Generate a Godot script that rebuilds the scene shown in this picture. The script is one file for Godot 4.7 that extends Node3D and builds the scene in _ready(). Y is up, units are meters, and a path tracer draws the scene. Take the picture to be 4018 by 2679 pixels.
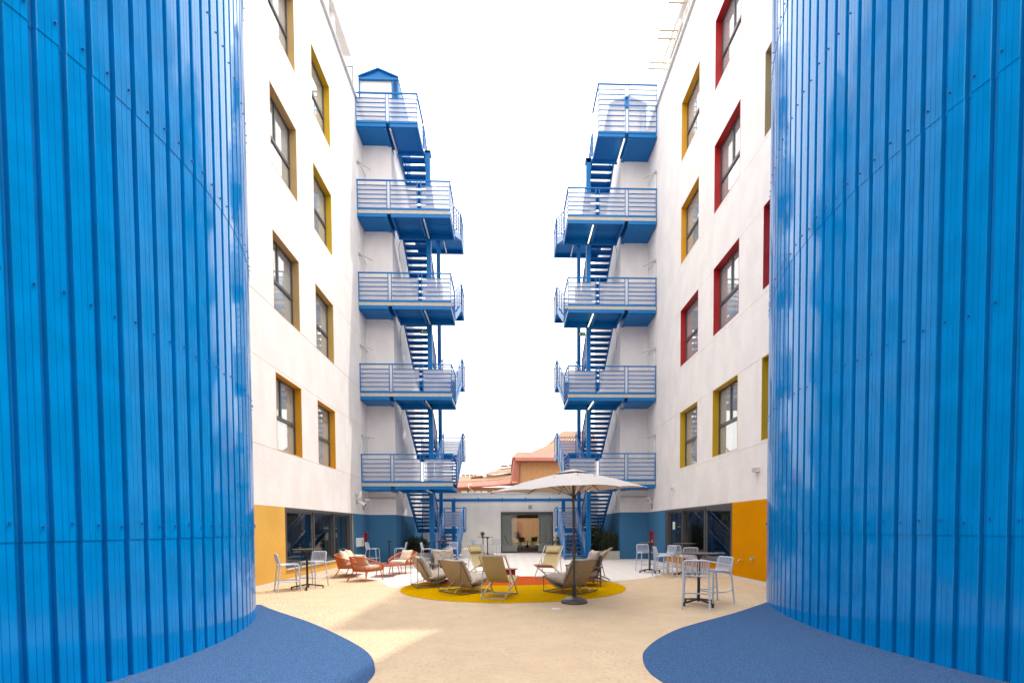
extends Node3D

var M := {}
var taken := {}
var rng := RandomNumberGenerator.new()

# ---------------------------------------------------------------- helpers
func numbered(called: String) -> String:
	if not taken.has(called):
		taken[called] = 0
		return called
	taken[called] += 1
	return "%s_%03d" % [called, taken[called]]

func tag(o: Node, label: String, category: String, group := "") -> Node:
	o.set_meta("label", label)
	o.set_meta("category", category)
	if group != "":
		o.set_meta("group", group)
	return o

func thing(called: String, label: String, category: String, at := Vector3.ZERO, turn := 0.0, group := "") -> Node3D:
	var o := Node3D.new()
	o.name = numbered(called)
	add_child(o)
	o.position = at
	o.rotation.y = turn
	tag(o, label, category, group)
	return o

func obj(called: String, st: SurfaceTool, m: Material, parent: Node = self) -> MeshInstance3D:
	return put(called, st.commit(), m, parent)

func put(called: String, mesh: Mesh, m: Material, parent: Node = self, at := Vector3.ZERO) -> MeshInstance3D:
	var o := MeshInstance3D.new()
	o.name = numbered(called) if parent == self else called
	o.mesh = mesh
	o.material_override = m
	o.position = at
	parent.add_child(o, true)
	return o

func struct(called: String, st: SurfaceTool, m: Material) -> MeshInstance3D:
	var o := obj(called, st, m)
	o.set_meta("kind", "structure")
	return o

func dup(src: Node3D, at: Vector3, turn: float, label: String) -> Node3D:
	var r: Node3D = src.duplicate()
	r.name = numbered(String(src.name).rstrip("0123456789_"))
	add_child(r)
	r.position = at
	r.rotation.y = turn
	r.set_meta("label", label)
	return r

func facing(dx: float, dz: float) -> float:
	return atan2(-dx, -dz)

func S() -> SurfaceTool:
	var st := SurfaceTool.new()
	st.begin(Mesh.PRIMITIVE_TRIANGLES)
	return st

func v(st: SurfaceTool, p: Vector3, n: Vector3) -> void:
	st.set_normal(n)
	st.add_vertex(p)

func quad(st: SurfaceTool, a: Vector3, b: Vector3, c: Vector3, d: Vector3) -> void:
	# counter-clockwise seen from outside
	var n := (b - a).cross(c - a)
	if n.length() < 1e-12:
		n = (c - a).cross(d - a)
	n = n.normalized()
	v(st, a, n); v(st, c, n); v(st, b, n)
	v(st, a, n); v(st, d, n); v(st, c, n)

func tri(st: SurfaceTool, a: Vector3, b: Vector3, c: Vector3) -> void:
	var n := (b - a).cross(c - a).normalized()
	v(st, a, n); v(st, c, n); v(st, b, n)

func obox(st: SurfaceTool, c: Vector3, ex: Vector3, ey: Vector3, ez: Vector3) -> void:
	# box from its centre and three half axes (right handed)
	var p := []
	for k in 8:
		p.append(c + ex * (1.0 if k & 1 else -1.0) + ey * (1.0 if k & 2 else -1.0) + ez * (1.0 if k & 4 else -1.0))
	quad(st, p[4], p[5], p[7], p[6])
	quad(st, p[1], p[0], p[2], p[3])
	quad(st, p[5], p[1], p[3], p[7])
	quad(st, p[0], p[4], p[6], p[2])
	quad(st, p[6], p[7], p[3], p[2])
	quad(st, p[0], p[1], p[5], p[4])

func bx(st: SurfaceTool, c: Vector3, s: Vector3) -> void:
	obox(st, c, Vector3(s.x / 2, 0, 0), Vector3(0, s.y / 2, 0), Vector3(0, 0, s.z / 2))

func bx2(st: SurfaceTool, a: Vector3, b: Vector3) -> void:
	bx(st, (a + b) / 2, (b - a).abs())

func bar(st: SurfaceTool, a: Vector3, b: Vector3, w: float, h: float, up := Vector3.UP) -> void:
	var d := (b - a)
	var z := d.normalized()
	var x := up.cross(z)
	if x.length() < 1e-4:
		x = Vector3.RIGHT
	x = x.normalized()
	var y := z.cross(x)
	obox(st, (a + b) / 2, x * w / 2, y * h / 2, d / 2)

func tube(st: SurfaceTool, pts: Array, r: float, n := 8, closed := false) -> void:
	var m := pts.size()
	var rings := []
	var prev := Vector3.ZERO
	for i in m:
		var p: Vector3 = pts[i]
		var q0: Vector3 = pts[(i - 1 + m) % m] if (closed or i > 0) else p
		var q1: Vector3 = pts[(i + 1) % m] if (closed or i < m - 1) else p
		var t := (q1 - q0).normalized()
		var x := prev
		if i == 0 or absf(t.dot(prev)) > 0.99:
			x = Vector3.UP.cross(t) if absf(t.y) < 0.9 else Vector3.RIGHT.cross(t)
		x = (x - t * x.dot(t)).normalized()
		prev = x
		var y := t.cross(x)
		var ring := []
		for k in n:
			var a := TAU * k / n
			ring.append(x * cos(a) + y * sin(a))
		rings.append([p, ring])
	var last := m if closed else m - 1
	for i in last:
		var a: Array = rings[i]
		var b: Array = rings[(i + 1) % m]
		for k in n:
			var k2 := (k + 1) % n
			var n0: Vector3 = a[1][k]; var n1: Vector3 = a[1][k2]; var n2: Vector3 = b[1][k2]; var n3: Vector3 = b[1][k]
			var p0: Vector3 = a[0] + n0 * r; var p1: Vector3 = a[0] + n1 * r; var p2: Vector3 = b[0] + n2 * r; var p3: Vector3 = b[0] + n3 * r
			v(st, p0, n0); v(st, p2, n2); v(st, p1, n1)
			v(st, p0, n0); v(st, p3, n3); v(st, p2, n2)
	if not closed:
		for e in [0, m - 1]:
			var c: Vector3 = rings[e][0]
			var nn: Vector3 = ((pts[0] - pts[1]) if e == 0 else (pts[m - 1] - pts[m - 2])).normalized()
			for k in n:
				var u: Vector3 = c + rings[e][1][k] * r
				var w: Vector3 = c + rings[e][1][(k + 1) % n] * r
				v(st, c, nn)
				if e == 0:
					v(st, u, nn); v(st, w, nn)
				else:
					v(st, w, nn); v(st, u, nn)

func lathe(st: SurfaceTool, prof: Array, n := 24, c := Vector3.ZERO) -> void:
	# prof: array of Vector2(radius, height) from bottom to top, outside
	for i in prof.size() - 1:
		var a: Vector2 = prof[i]
		var b: Vector2 = prof[i + 1]
		var d := (b - a).normalized()
		var nn := Vector2(d.y, -d.x)
		for k in n:
			var t0 := TAU * k / n
			var t1 := TAU * (k + 1) / n
			var e0 := Vector3(cos(t0), 0, sin(t0))
			var e1 := Vector3(cos(t1), 0, sin(t1))
			var p0 := c + e0 * a.x + Vector3.UP * a.y
			var p1 := c + e1 * a.x + Vector3.UP * a.y
			var p2 := c + e1 * b.x + Vector3.UP * b.y
			var p3 := c + e0 * b.x + Vector3.UP * b.y
			var m0 := e0 * nn.x + Vector3.UP * nn.y
			var m1 := e1 * nn.x + Vector3.UP * nn.y
			v(st, p0, m0); v(st, p1, m1); v(st, p2, m1)
			v(st, p0, m0); v(st, p2, m1); v(st, p3, m0)

func grid(st: SurfaceTool, p: Array) -> void:
	# p[i][j] points, smooth surface
	var ni := p.size()
	var nj: int = p[0].size()
	var nn := []
	for i in ni:
		var row := []
		for j in nj:
			var du: Vector3 = p[mini(i + 1, ni - 1)][j] - p[maxi(i - 1, 0)][j]
			var dv: Vector3 = p[i][mini(j + 1, nj - 1)] - p[i][maxi(j - 1, 0)]
			var n := du.cross(dv)
			row.append(n.normalized() if n.length() > 1e-9 else Vector3.UP)
		nn.append(row)
	for i in ni - 1:
		for j in nj - 1:
			v(st, p[i][j], nn[i][j]); v(st, p[i + 1][j + 1], nn[i + 1][j + 1]); v(st, p[i + 1][j], nn[i + 1][j])
			v(st, p[i][j], nn[i][j]); v(st, p[i][j + 1], nn[i][j + 1]); v(st, p[i + 1][j + 1], nn[i + 1][j + 1])

func cloth_strip(st: SurfaceTool, line: Array, x0: float, x1: float, thick := 0.004, sag := 0.0, nx := 6) -> void:
	# a band of cloth along a line in the local yz plane, from x0 to x1, with two faces
	for side in [1.0, -1.0]:
		var rows := []
		for i in line.size():
			var a: Vector3 = line[maxi(i - 1, 0)]
			var b: Vector3 = line[mini(i + 1, line.size() - 1)]
			var t := (b - a).normalized()
			var n := Vector3(1, 0, 0).cross(t)
			var row := []
			for j in nx + 1:
				var f := float(j) / nx
				var q: Vector3 = line[i] + Vector3(lerpf(x0, x1, f), 0, 0) + n * (side * thick / 2 - sag * 4.0 * f * (1 - f))
				row.append(q)
			if side < 0:
				row.reverse()
			rows.append(row)
		grid(st, rows)

func curve(pts: Array, per := 6, closed := false) -> Array:
	var out := []
	var m := pts.size()
	var segs := m if closed else m - 1
	for i in segs:
		var p1 = pts[i]; var p2 = pts[(i + 1) % m]
		var p0 = pts[(i - 1 + m) % m] if (closed or i > 0) else p1
		var p3 = pts[(i + 2) % m] if (closed or i < m - 2) else p2
		for k in per:
			out.append(p1.cubic_interpolate(p2, p0, p3, float(k) / per))
	if not closed:
		out.append(pts[m - 1])
	return out

func rounded(pts: Array, r: float, n := 4) -> Array:
	# polyline with rounded corners
	var out := [pts[0]]
	for i in range(1, pts.size() - 1):
		var p: Vector3 = pts[i]
		var a: Vector3 = p + (pts[i - 1] - p).normalized() * minf(r, pts[i - 1].distance_to(p) * 0.45)
		var b: Vector3 = p + (pts[i + 1] - p).normalized() * minf(r, pts[i + 1].distance_to(p) * 0.45)
		for k in n + 1:
			var t := float(k) / n
			out.append(a.lerp(p, t).lerp(p.lerp(b, t), t))
	out.append(pts[pts.size() - 1])
	return out

func sheet(st: SurfaceTool, poly: PackedVector2Array, y: float, drop := 0.02) -> void:
	var idx := Geometry2D.triangulate_polygon(poly)
	for i in range(0, idx.size(), 3):
		var a := poly[idx[i]]; var b := poly[idx[i + 1]]; var c := poly[idx[i + 2]]
		var pa := Vector3(a.x, y, a.y); var pb := Vector3(b.x, y, b.y); var pc := Vector3(c.x, y, c.y)
		if (pb - pa).cross(pc - pa).y < 0:
			var t := pb
			pb = pc
			pc = t
		tri(st, pa, pb, pc)
	var cw := Geometry2D.is_polygon_clockwise(poly)
	for i in poly.size():
		var a := poly[i]; var b := poly[(i + 1) % poly.size()]
		if cw:
			quad(st, Vector3(b.x, y - drop, b.y), Vector3(a.x, y - drop, a.y), Vector3(a.x, y, a.y), Vector3(b.x, y, b.y))
		else:
			quad(st, Vector3(a.x, y - drop, a.y), Vector3(b.x, y - drop, b.y), Vector3(b.x, y, b.y), Vector3(a.x, y, a.y))

func pillow(st: SurfaceTool, c: Vector3, ex: Vector3, ey: Vector3, en: Vector3, thick: float, pinch := 0.12, lump := 0.012, seed_ := 1, pw := 4.0) -> void:
	# a stuffed cushion: half axes ex, ey, normal en
	var nz := FastNoiseLite.new()
	nz.seed = seed_
	nz.frequency = 2.2
	var N := 22
	for side in [1.0, -1.0]:
		var rows := []
		for i in N + 1:
			var row := []
			for j in N + 1:
				var u := -1.0 + 2.0 * i / N
				var w := -1.0 + 2.0 * j / N
				u = sin(u * PI / 2); w = sin(w * PI / 2)
				var f := pow(maxf(0.0, 1 - pow(absf(u), pw)), 0.5) * pow(maxf(0.0, 1 - pow(absf(w), pw)), 0.5)
				var k := 1.0 - pinch * (1 - absf(u * w)) * maxf(absf(u), absf(w)) * (1.0 - pow(absf(absf(u) - absf(w)), 3.0) * 0.0)
				var edge := maxf(absf(u), absf(w))
				k = lerpf(1.0, k, edge)
				var bump := nz.get_noise_3d(u * 1.0, w * 2.6, side * 3) * lump * 2.0 * f
				row.append(c + ex * u * k + ey * w * k + en * (side * (thick * 0.5 * f) + bump))
			if side < 0:
				row.reverse()
			rows.append(row)
		grid(st, rows)

# ---------------------------------------------------------------- materials
func lin(r: float, g: float, b: float) -> Color:
	return Color(r, g, b).linear_to_srgb()

func plain(r: float, g: float, b: float, rough := 0.6, metal := 0.0, spec := 0.5) -> StandardMaterial3D:
	var m := StandardMaterial3D.new()
	m.albedo_color = lin(r, g, b)
	m.roughness = rough
	m.metallic = metal
	m.metallic_specular = spec
	return m

func noise_tex(freq: float, lo: Color, hi: Color, seed_ := 1, size := 512, oct := 4, kind := FastNoiseLite.TYPE_SIMPLEX_SMOOTH, p0 := 0.2, p1 := 0.8) -> NoiseTexture2D:
	var n := FastNoiseLite.new()
	n.seed = seed_
	n.noise_type = kind
	n.frequency = freq
	n.fractal_octaves = oct
	var t := NoiseTexture2D.new()
	t.width = size
	t.height = size
	t.seamless = true
	t.noise = n
	var g := Gradient.new()
	g.offsets = PackedFloat32Array([p0, p1])
	g.colors = PackedColorArray([lo, hi])
	t.color_ramp = g
	return t

func normal_tex(freq: float, bump: float, seed_ := 1, size := 512, oct := 4) -> NoiseTexture2D:
	var n := FastNoiseLite.new()
	n.seed = seed_
	n.noise_type = FastNoiseLite.TYPE_SIMPLEX_SMOOTH
	n.frequency = freq
	n.fractal_octaves = oct
	var t := NoiseTexture2D.new()
	t.width = size
	t.height = size
	t.seamless = true
	t.noise = n
	t.as_normal_map = true
	t.bump_strength = bump
	return t

func skin(m: StandardMaterial3D, tex: Texture2D, scale: float, nrm: Texture2D = null, ns := 1.0, world := true) -> StandardMaterial3D:
	m.uv1_triplanar = true
	m.uv1_world_triplanar = world
	m.uv1_scale = Vector3.ONE * scale
	if tex:
		m.albedo_texture = tex
	if nrm:
		m.normal_enabled = true
		m.normal_texture = nrm
		m.normal_scale = ns
	return m

func make_materials() -> void:
	var g := func(x: float) -> Color: return Color(x, x, x)
	var stain = noise_tex(0.006, g.call(0.955), g.call(1.0), 3, 512, 5)
	var plaster_n := normal_tex(0.09, 5.0, 5, 512, 4)
	var streaky := noise_tex(0.012, g.call(0.965), g.call(1.0), 4, 512, 5)
	var fine_n := normal_tex(0.25, 4.0, 8, 256, 2)
	var wavy_n := normal_tex(0.012, 6.0, 11, 512, 3)
	var speck = noise_tex(0.33, g.call(0.62), g.call(1.0), 21, 512, 2, FastNoiseLite.TYPE_VALUE, 0.25, 0.75)
	var floor_v = noise_tex(0.007, g.call(0.965), g.call(1.0), 31, 1024, 7)
	M.white = skin(plain(0.82, 0.775, 0.75, 0.85, 0, 0.3), streaky, 0.13, plaster_n, 0.05)
	M.backwhite = skin(plain(0.87, 0.815, 0.745, 0.85, 0, 0.3), streaky, 0.13, plaster_n, 0.05)
	M.white.uv1_scale = Vector3(0.22, 0.11, 0.22)
	M.backwhite.uv1_scale = Vector3(0.22, 0.11, 0.22)
	M.yellow = skin(plain(0.70, 0.40, 0.085, 0.8, 0, 0.3), stain, 0.16, plaster_n, 0.06)
	M.orange = skin(plain(0.66, 0.26, 0.0, 0.85, 0, 0.12), stain, 0.16, plaster_n, 0.06)
	M.bluewall = skin(plain(0.055, 0.18, 0.33, 0.8, 0, 0.2), stain, 0.16, plaster_n, 0.06)
	M.skirting = plain(0.66, 0.62, 0.58, 0.6)
	var drum_n := normal_tex(0.006, 5.0, 12, 512, 2)
	var dust := noise_tex(0.010, g.call(0.93), g.call(1.0), 71, 512, 4)
	M.drum = skin(plain(0.0, 0.235, 0.61, 0.10, 0.0, 0.34), dust, 0.55, drum_n, 0.05)
	M.drum.uv1_scale = Vector3(0.7, 0.35, 0.7)
	M.drum_screw = plain(0.01, 0.12, 0.42, 0.35)
	M.steel = skin(plain(0.004, 0.15, 0.42, 0.42, 0, 0.35), null, 0.8, wavy_n, 0.05)
	M.steel_dark = plain(0.004, 0.135, 0.39, 0.42, 0, 0.35)
	M.concrete = skin(plain(0.50, 0.46, 0.41, 0.85), stain, 1.2, plaster_n, 0.1)
	M.perforated = plain(0.56, 0.57, 0.64, 0.5)
	M.perforated.transparency = BaseMaterial3D.TRANSPARENCY_ALPHA
	M.perforated.albedo_color.a = 0.5
	M.cream = skin(plain(0.59, 0.44, 0.295, 0.75, 0, 0.25), floor_v, 0.22, fine_n, 0.5)
	var streak = noise_tex(0.02, g.call(0.86), g.call(1.0), 41, 512, 4)
	M.tile = skin(plain(0.84, 0.765, 0.71, 0.5, 0, 0.4), streak, 0.5)
	M.tile.uv1_scale = Vector3(0.25, 1, 3.0)
	M.rubber_blue = skin(plain(0.10, 0.21, 0.44, 0.9, 0, 0.12), speck, 1.1, fine_n, 0.9)
	M.rubber_yellow = skin(plain(0.86, 0.475, 0.0, 0.9, 0, 0.06), speck, 1.1, fine_n, 0.8)
	M.rubber_orange = skin(plain(0.78, 0.14, 0.03, 0.9, 0, 0.1), speck, 1.1, fine_n, 0.8)
	M.rubber_blue.albedo_texture = noise_tex(0.3, g.call(0.5), g.call(1.0), 23, 1024, 3, FastNoiseLite.TYPE_VALUE, 0.3, 0.7)
	M.blockwall = skin(plain(0.42, 0.39, 0.37, 0.85, 0, 0.3), stain, 0.13)
	M.asphalt = skin(plain(0.2, 0.19, 0.18, 0.9), stain, 0.2)
	M.frame = plain(0.07, 0.066, 0.068, 0.4, 0.0, 0.5)
	M.frame_light = plain(0.16, 0.155, 0.155, 0.35, 0.2)
	M.glass = plain(0.75, 0.8, 0.8, 0.02, 0, 1.0)
	M.glass.transparency = BaseMaterial3D.TRANSPARENCY_ALPHA
	M.glass.albedo_color = Color(0.86, 0.88, 0.89, 0.05)
	M.glass.metallic = 0.42
	M.glass_low = M.glass.duplicate()
	M.glass_low.metallic = 0.03
	M.glass_low.metallic_specular = 0.55
	M.glass_low.albedo_color = Color(0.1, 0.12, 0.13, 0.1)
	M.clear_glass = plain(0.75, 0.8, 0.8, 0.02, 0, 0.5)
	M.clear_glass.transparency = BaseMaterial3D.TRANSPARENCY_ALPHA
	M.clear_glass.albedo_color = Color(0.7, 0.76, 0.74, 0.16)
	M.tan = plain(0.50, 0.32, 0.13, 0.45)
	M.gold = plain(0.58, 0.36, 0.006, 0.42)
	M.amber = plain(0.66, 0.31, 0.004, 0.42)
	M.ochre = plain(0.52, 0.33, 0.08, 0.42)
	M.red = plain(0.42, 0.012, 0.014, 0.42)
	M.beige = plain(0.42, 0.30, 0.15, 0.45)
	M.curtain = plain(0.62, 0.55, 0.40, 0.9)
	M.curtain.backlight_enabled = true
	M.curtain.backlight = Color(0.3, 0.3, 0.28)
	M.curtain_teal = plain(0.06, 0.10, 0.105, 0.9)
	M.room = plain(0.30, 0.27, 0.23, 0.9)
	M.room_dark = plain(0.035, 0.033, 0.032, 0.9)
	M.coping = plain(0.72, 0.71, 0.69, 0.4, 0.3)
	M.white_paint = plain(0.78, 0.76, 0.73, 0.5)
	M.grey_paint = plain(0.42, 0.42, 0.42, 0.5)
	M.pipe = plain(0.55, 0.44, 0.33, 0.6)
	M.conduit = plain(0.46, 0.42, 0.38, 0.5)
	M.black = plain(0.018, 0.017, 0.017, 0.45)
	M.bronze = skin(plain(0.055, 0.040, 0.034, 0.5), null, 1.0)
	M.stool = plain(0.50, 0.54, 0.64, 0.45)
	M.rope = plain(0.50, 0.115, 0.022, 0.75)
	M.terracotta = plain(0.40, 0.10, 0.028, 0.5)
	M.redtable = plain(0.30, 0.045, 0.035, 0.4)
	M.redside = plain(0.30, 0.018, 0.022, 0.4)
	var weave = noise_tex(0.4, g.call(0.86), g.call(1.0), 51, 256, 2, FastNoiseLite.TYPE_VALUE)
	var wrinkle := normal_tex(0.02, 7.0, 52, 512, 3)
	M.cushion = skin(plain(0.80, 0.66, 0.53, 0.95, 0, 0.2), weave, 2.5, wrinkle, 0.5, false)
	M.greycushion = skin(plain(0.56, 0.475, 0.40, 0.95, 0, 0.2), weave, 2.5, wrinkle, 0.9, false)
	M.canvas = skin(plain(0.55, 0.43, 0.28, 0.95, 0, 0.2), weave, 3.0, wrinkle, 0.3, false)
	M.sling = skin(plain(0.60, 0.48, 0.25, 0.9, 0, 0.2), weave, 3.0, null, 0.2, false)
	M.sling.backlight_enabled = true
	M.sling.backlight = Color(0.22, 0.18, 0.08)
	M.champagne = plain(0.55, 0.49, 0.42, 0.4, 0.2)
	M.wire = plain(0.13, 0.105, 0.09, 0.45, 0.3)
	M.taupe = plain(0.16, 0.14, 0.125, 0.6)
	M.strap = plain(0.50, 0.43, 0.36, 0.8)
	M.parasol = skin(plain(0.66, 0.61, 0.59, 0.9, 0, 0.2), weave, 2.0, wrinkle, 0.15, false)
	M.parasol.backlight_enabled = true
	M.parasol.backlight = Color(0.35, 0.27, 0.22)
	M.pole = plain(0.075, 0.062, 0.058, 0.45, 0.2)
	M.brick = skin(plain(0.56, 0.30, 0.12, 0.9), noise_tex(0.05, g.call(0.62), g.call(1.0), 61, 512, 4), 0.6)
	M.brick.uv1_scale = Vector3(0.22, 2.2, 0.22)
	M.brick_far = skin(plain(0.55, 0.29, 0.13, 0.9), noise_tex(0.05, g.call(0.74), g.call(1.0), 62, 512, 4), 0.6)
	M.brick_far.uv1_scale = Vector3(0.1, 1.2, 0.1)
	M.salmon = skin(plain(0.42, 0.155, 0.12, 0.85), stain, 0.3)
	M.rooftile = skin(plain(0.42, 0.27, 0.19, 0.9), noise_tex(0.06, g.call(0.6), g.call(1.0), 63, 256, 3), 0.5)
	M.shutter = plain(0.78, 0.76, 0.72, 0.7)
	M.leaf = plain(0.03, 0.055, 0.018, 0.6)
	M.leaf.vertex_color_use_as_albedo = true
	M.leaf.albedo_color = Color.WHITE
	M.leaf.backlight_enabled = true
	M.leaf.backlight = Color(0.08, 0.12, 0.03)
	M.stem = plain(0.08, 0.055, 0.03, 0.9)
	M.soil = plain(0.05, 0.035, 0.025, 0.95)
	M.hose_red = plain(0.50, 0.02, 0.025, 0.4)
	M.hose_glass = plain(0.11, 0.035, 0.06, 0.15)
	M.sign_red = plain(0.36, 0.08, 0.045, 0.5)
	M.sign_cream = plain(0.62, 0.54, 0.40, 0.6)
	M.sign_brown = plain(0.13, 0.085, 0.045, 0.6)
	M.green_sign = plain(0.02, 0.22, 0.07, 0.5)
	M.tube_off = plain(0.72, 0.69, 0.64, 0.4)
	M.tube_on = plain(0.9, 0.88, 0.8, 0.4)
	M.tube_on.emission_enabled = true
	M.tube_on.emission = Color(1.0, 0.93, 0.78)
	M.tube_on.emission_energy_multiplier = 1.1
	M.paper = plain(0.55, 0.68, 0.62, 0.9)
	M.inner_floor = plain(0.36, 0.30, 0.25, 0.6)
	M.inner_wall = plain(0.50, 0.45, 0.37, 0.9)
	M.tub = plain(0.32, 0.28, 0.23, 0.9)
	M.metal = plain(0.6, 0.6, 0.6, 0.3, 0.8)
	M.gravel = plain(0.3, 0.26, 0.2, 0.9)

# ---------------------------------------------------------------- corrugated drums
func drum(label: String, c: Vector2, R: float, height: float, a0: float, a1: float, sgn: float) -> void:
	# arc from angle a0 to a1 (radians, 0 towards the court's middle, positive away from the camera)
	var t := thing("corrugated_drum", label, "silo", Vector3(c.x, 0, c.y), 0.0, "blue corrugated metal drums")
	var pitch := 0.2095
	var ribs := 5
	var da := pitch * ribs / R
	var n := int(ceil((a1 - a0) / da))
	var prof := [[0.0, 0.0], [0.042, 0.0], [0.045, -0.004], [0.048, 0.0], [0.090, 0.0], [0.093, -0.004], [0.096, 0.0], [0.138, 0.0], [0.145, -0.005], [0.151, -0.056], [0.192, -0.056], [0.199, -0.005], [0.206, 0.0]]
	var tiers := [0.0, 1.43, 5.82, 10.2, height]
	for k in 4:
		var st := S()
		var y0: float = tiers[k] - (0.03 if k > 0 else 0.0)
		var y1: float = tiers[k + 1]
		var off := 0.006 * k
		var line := []
		for r in ribs:
			for q in prof:
				line.append([r * pitch + q[0], q[1]])
		line.append([ribs * pitch, 0.0])
		var pts := []
		for q in line:
			var a: float = q[0] / R
			var rr: float = R + q[1] + off
			pts.append(Vector3(cos(a) * rr * sgn, 0, -sin(a) * rr))
		for i in pts.size() - 1:
			var a: Vector3 = pts[i]; var b: Vector3 = pts[i + 1]
			var lo := Vector3.UP * y0; var hi := Vector3.UP * y1
			if sgn > 0:
				quad(st, a + lo, b + lo, b + hi, a + hi)
			else:
				quad(st, b + lo, a + lo, a + hi, b + hi)
			# the lower lip of the sheet
			if k > 0:
				var ia := a - a.normalized() * 0.008; var ib := b - b.normalized() * 0.008
				if sgn > 0:
					quad(st, ia + lo, ib + lo, b + lo, a + lo)
				else:
					quad(st, ib + lo, ia + lo, a + lo, b + lo)
		var mesh := st.commit()
		for i in n:
			var o := put("metal_sheet", mesh, M.drum, t)
			o.rotation.y = (a0 + da * i) * sgn
	var sc := S()
	for y in [1.55, 3.62, 5.95, 8.1, 10.33]:
		for i in n * ribs:
			var s := i * pitch + 0.118
			var a := a0 + s / R
			var rr := R + 0.012 + 0.006 * (0 if y < 1.4 else (1 if y < 5.8 else (2 if y < 10 else 3)))
			var d := Vector3(cos(a) * sgn, 0, -sin(a))
			var p = d * rr + Vector3.UP * (y + 0.02 * sin(i * 2.3))
			tube(sc, [p - d * 0.01, p + d * 0.002], 0.010, 8)
			tube(sc, [p + d * 0.002, p + d * 0.008], 0.0065, 6)
	var so := obj("screw", sc, M.drum_screw, t)
	so.set_meta("kind", "stuff")
	var top := S()
	lathe(top, [Vector2(R + 0.03, height), Vector2(R + 0.03, height + 0.08), Vector2(0.01, height + 0.1)], 64)
	obj("roof_cap", top, M.steel, t)

# ---------------------------------------------------------------- walls
func wall_face(st: SurfaceTool, X: float, out: float, z0: float, z1: float, y0: float, y1: float, holes: Array, thick: float, joints := []) -> void:
	# plane X, outward direction out (+1 or -1) along x, z from z0 (near) down to z1 (far)
	var zs := [z0, z1]
	var ys := [y0, y1]
	for h in holes:
		for q in [h[0], h[1]]:
			if q < z0 and q > z1 and not zs.has(q):
				zs.append(q)
		for q in [h[2], h[3]]:
			if q > y0 and q < y1 and not ys.has(q):
				ys.append(q)
	for j in joints:
		if j > y0 and j < y1:
			ys.append(j - 0.005)
			ys.append(j + 0.005)
	zs.sort()
	ys.sort()
	for i in zs.size() - 1:
		for j in ys.size() - 1:
			var zc: float = (zs[i] + zs[i + 1]) / 2
			var yc: float = (ys[j] + ys[j + 1]) / 2
			var open := false
			for h in holes:
				if zc < h[0] and zc > h[1] and yc > h[2] and yc < h[3]:
					open = true
			if open:
				continue
			var d := 0.0
			for q in joints:
				if absf(yc - q) < 0.005:
					d = 0.012
			for side in [[X - out * d, out], [X - out * thick, -out]]:
				var x: float = side[0]
				var a := Vector3(x, ys[j], zs[i + 1]); var b := Vector3(x, ys[j], zs[i]); var c := Vector3(x, ys[j + 1], zs[i]); var e := Vector3(x, ys[j + 1], zs[i + 1])
				if side[1] > 0:
					quad(st, a, b, c, e)
				else:
					quad(st, b, a, e, c)
			if d > 0:
				for yy in [ys[j], ys[j + 1]]:
					var p := Vector3(X, yy, zs[i]); var q := Vector3(X, yy, zs[i + 1])
					var p2 := Vector3(X - out * d, yy, zs[i]); var q2 := Vector3(X - out * d, yy, zs[i + 1])
					quad(st, p, q, q2, p2)

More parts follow.
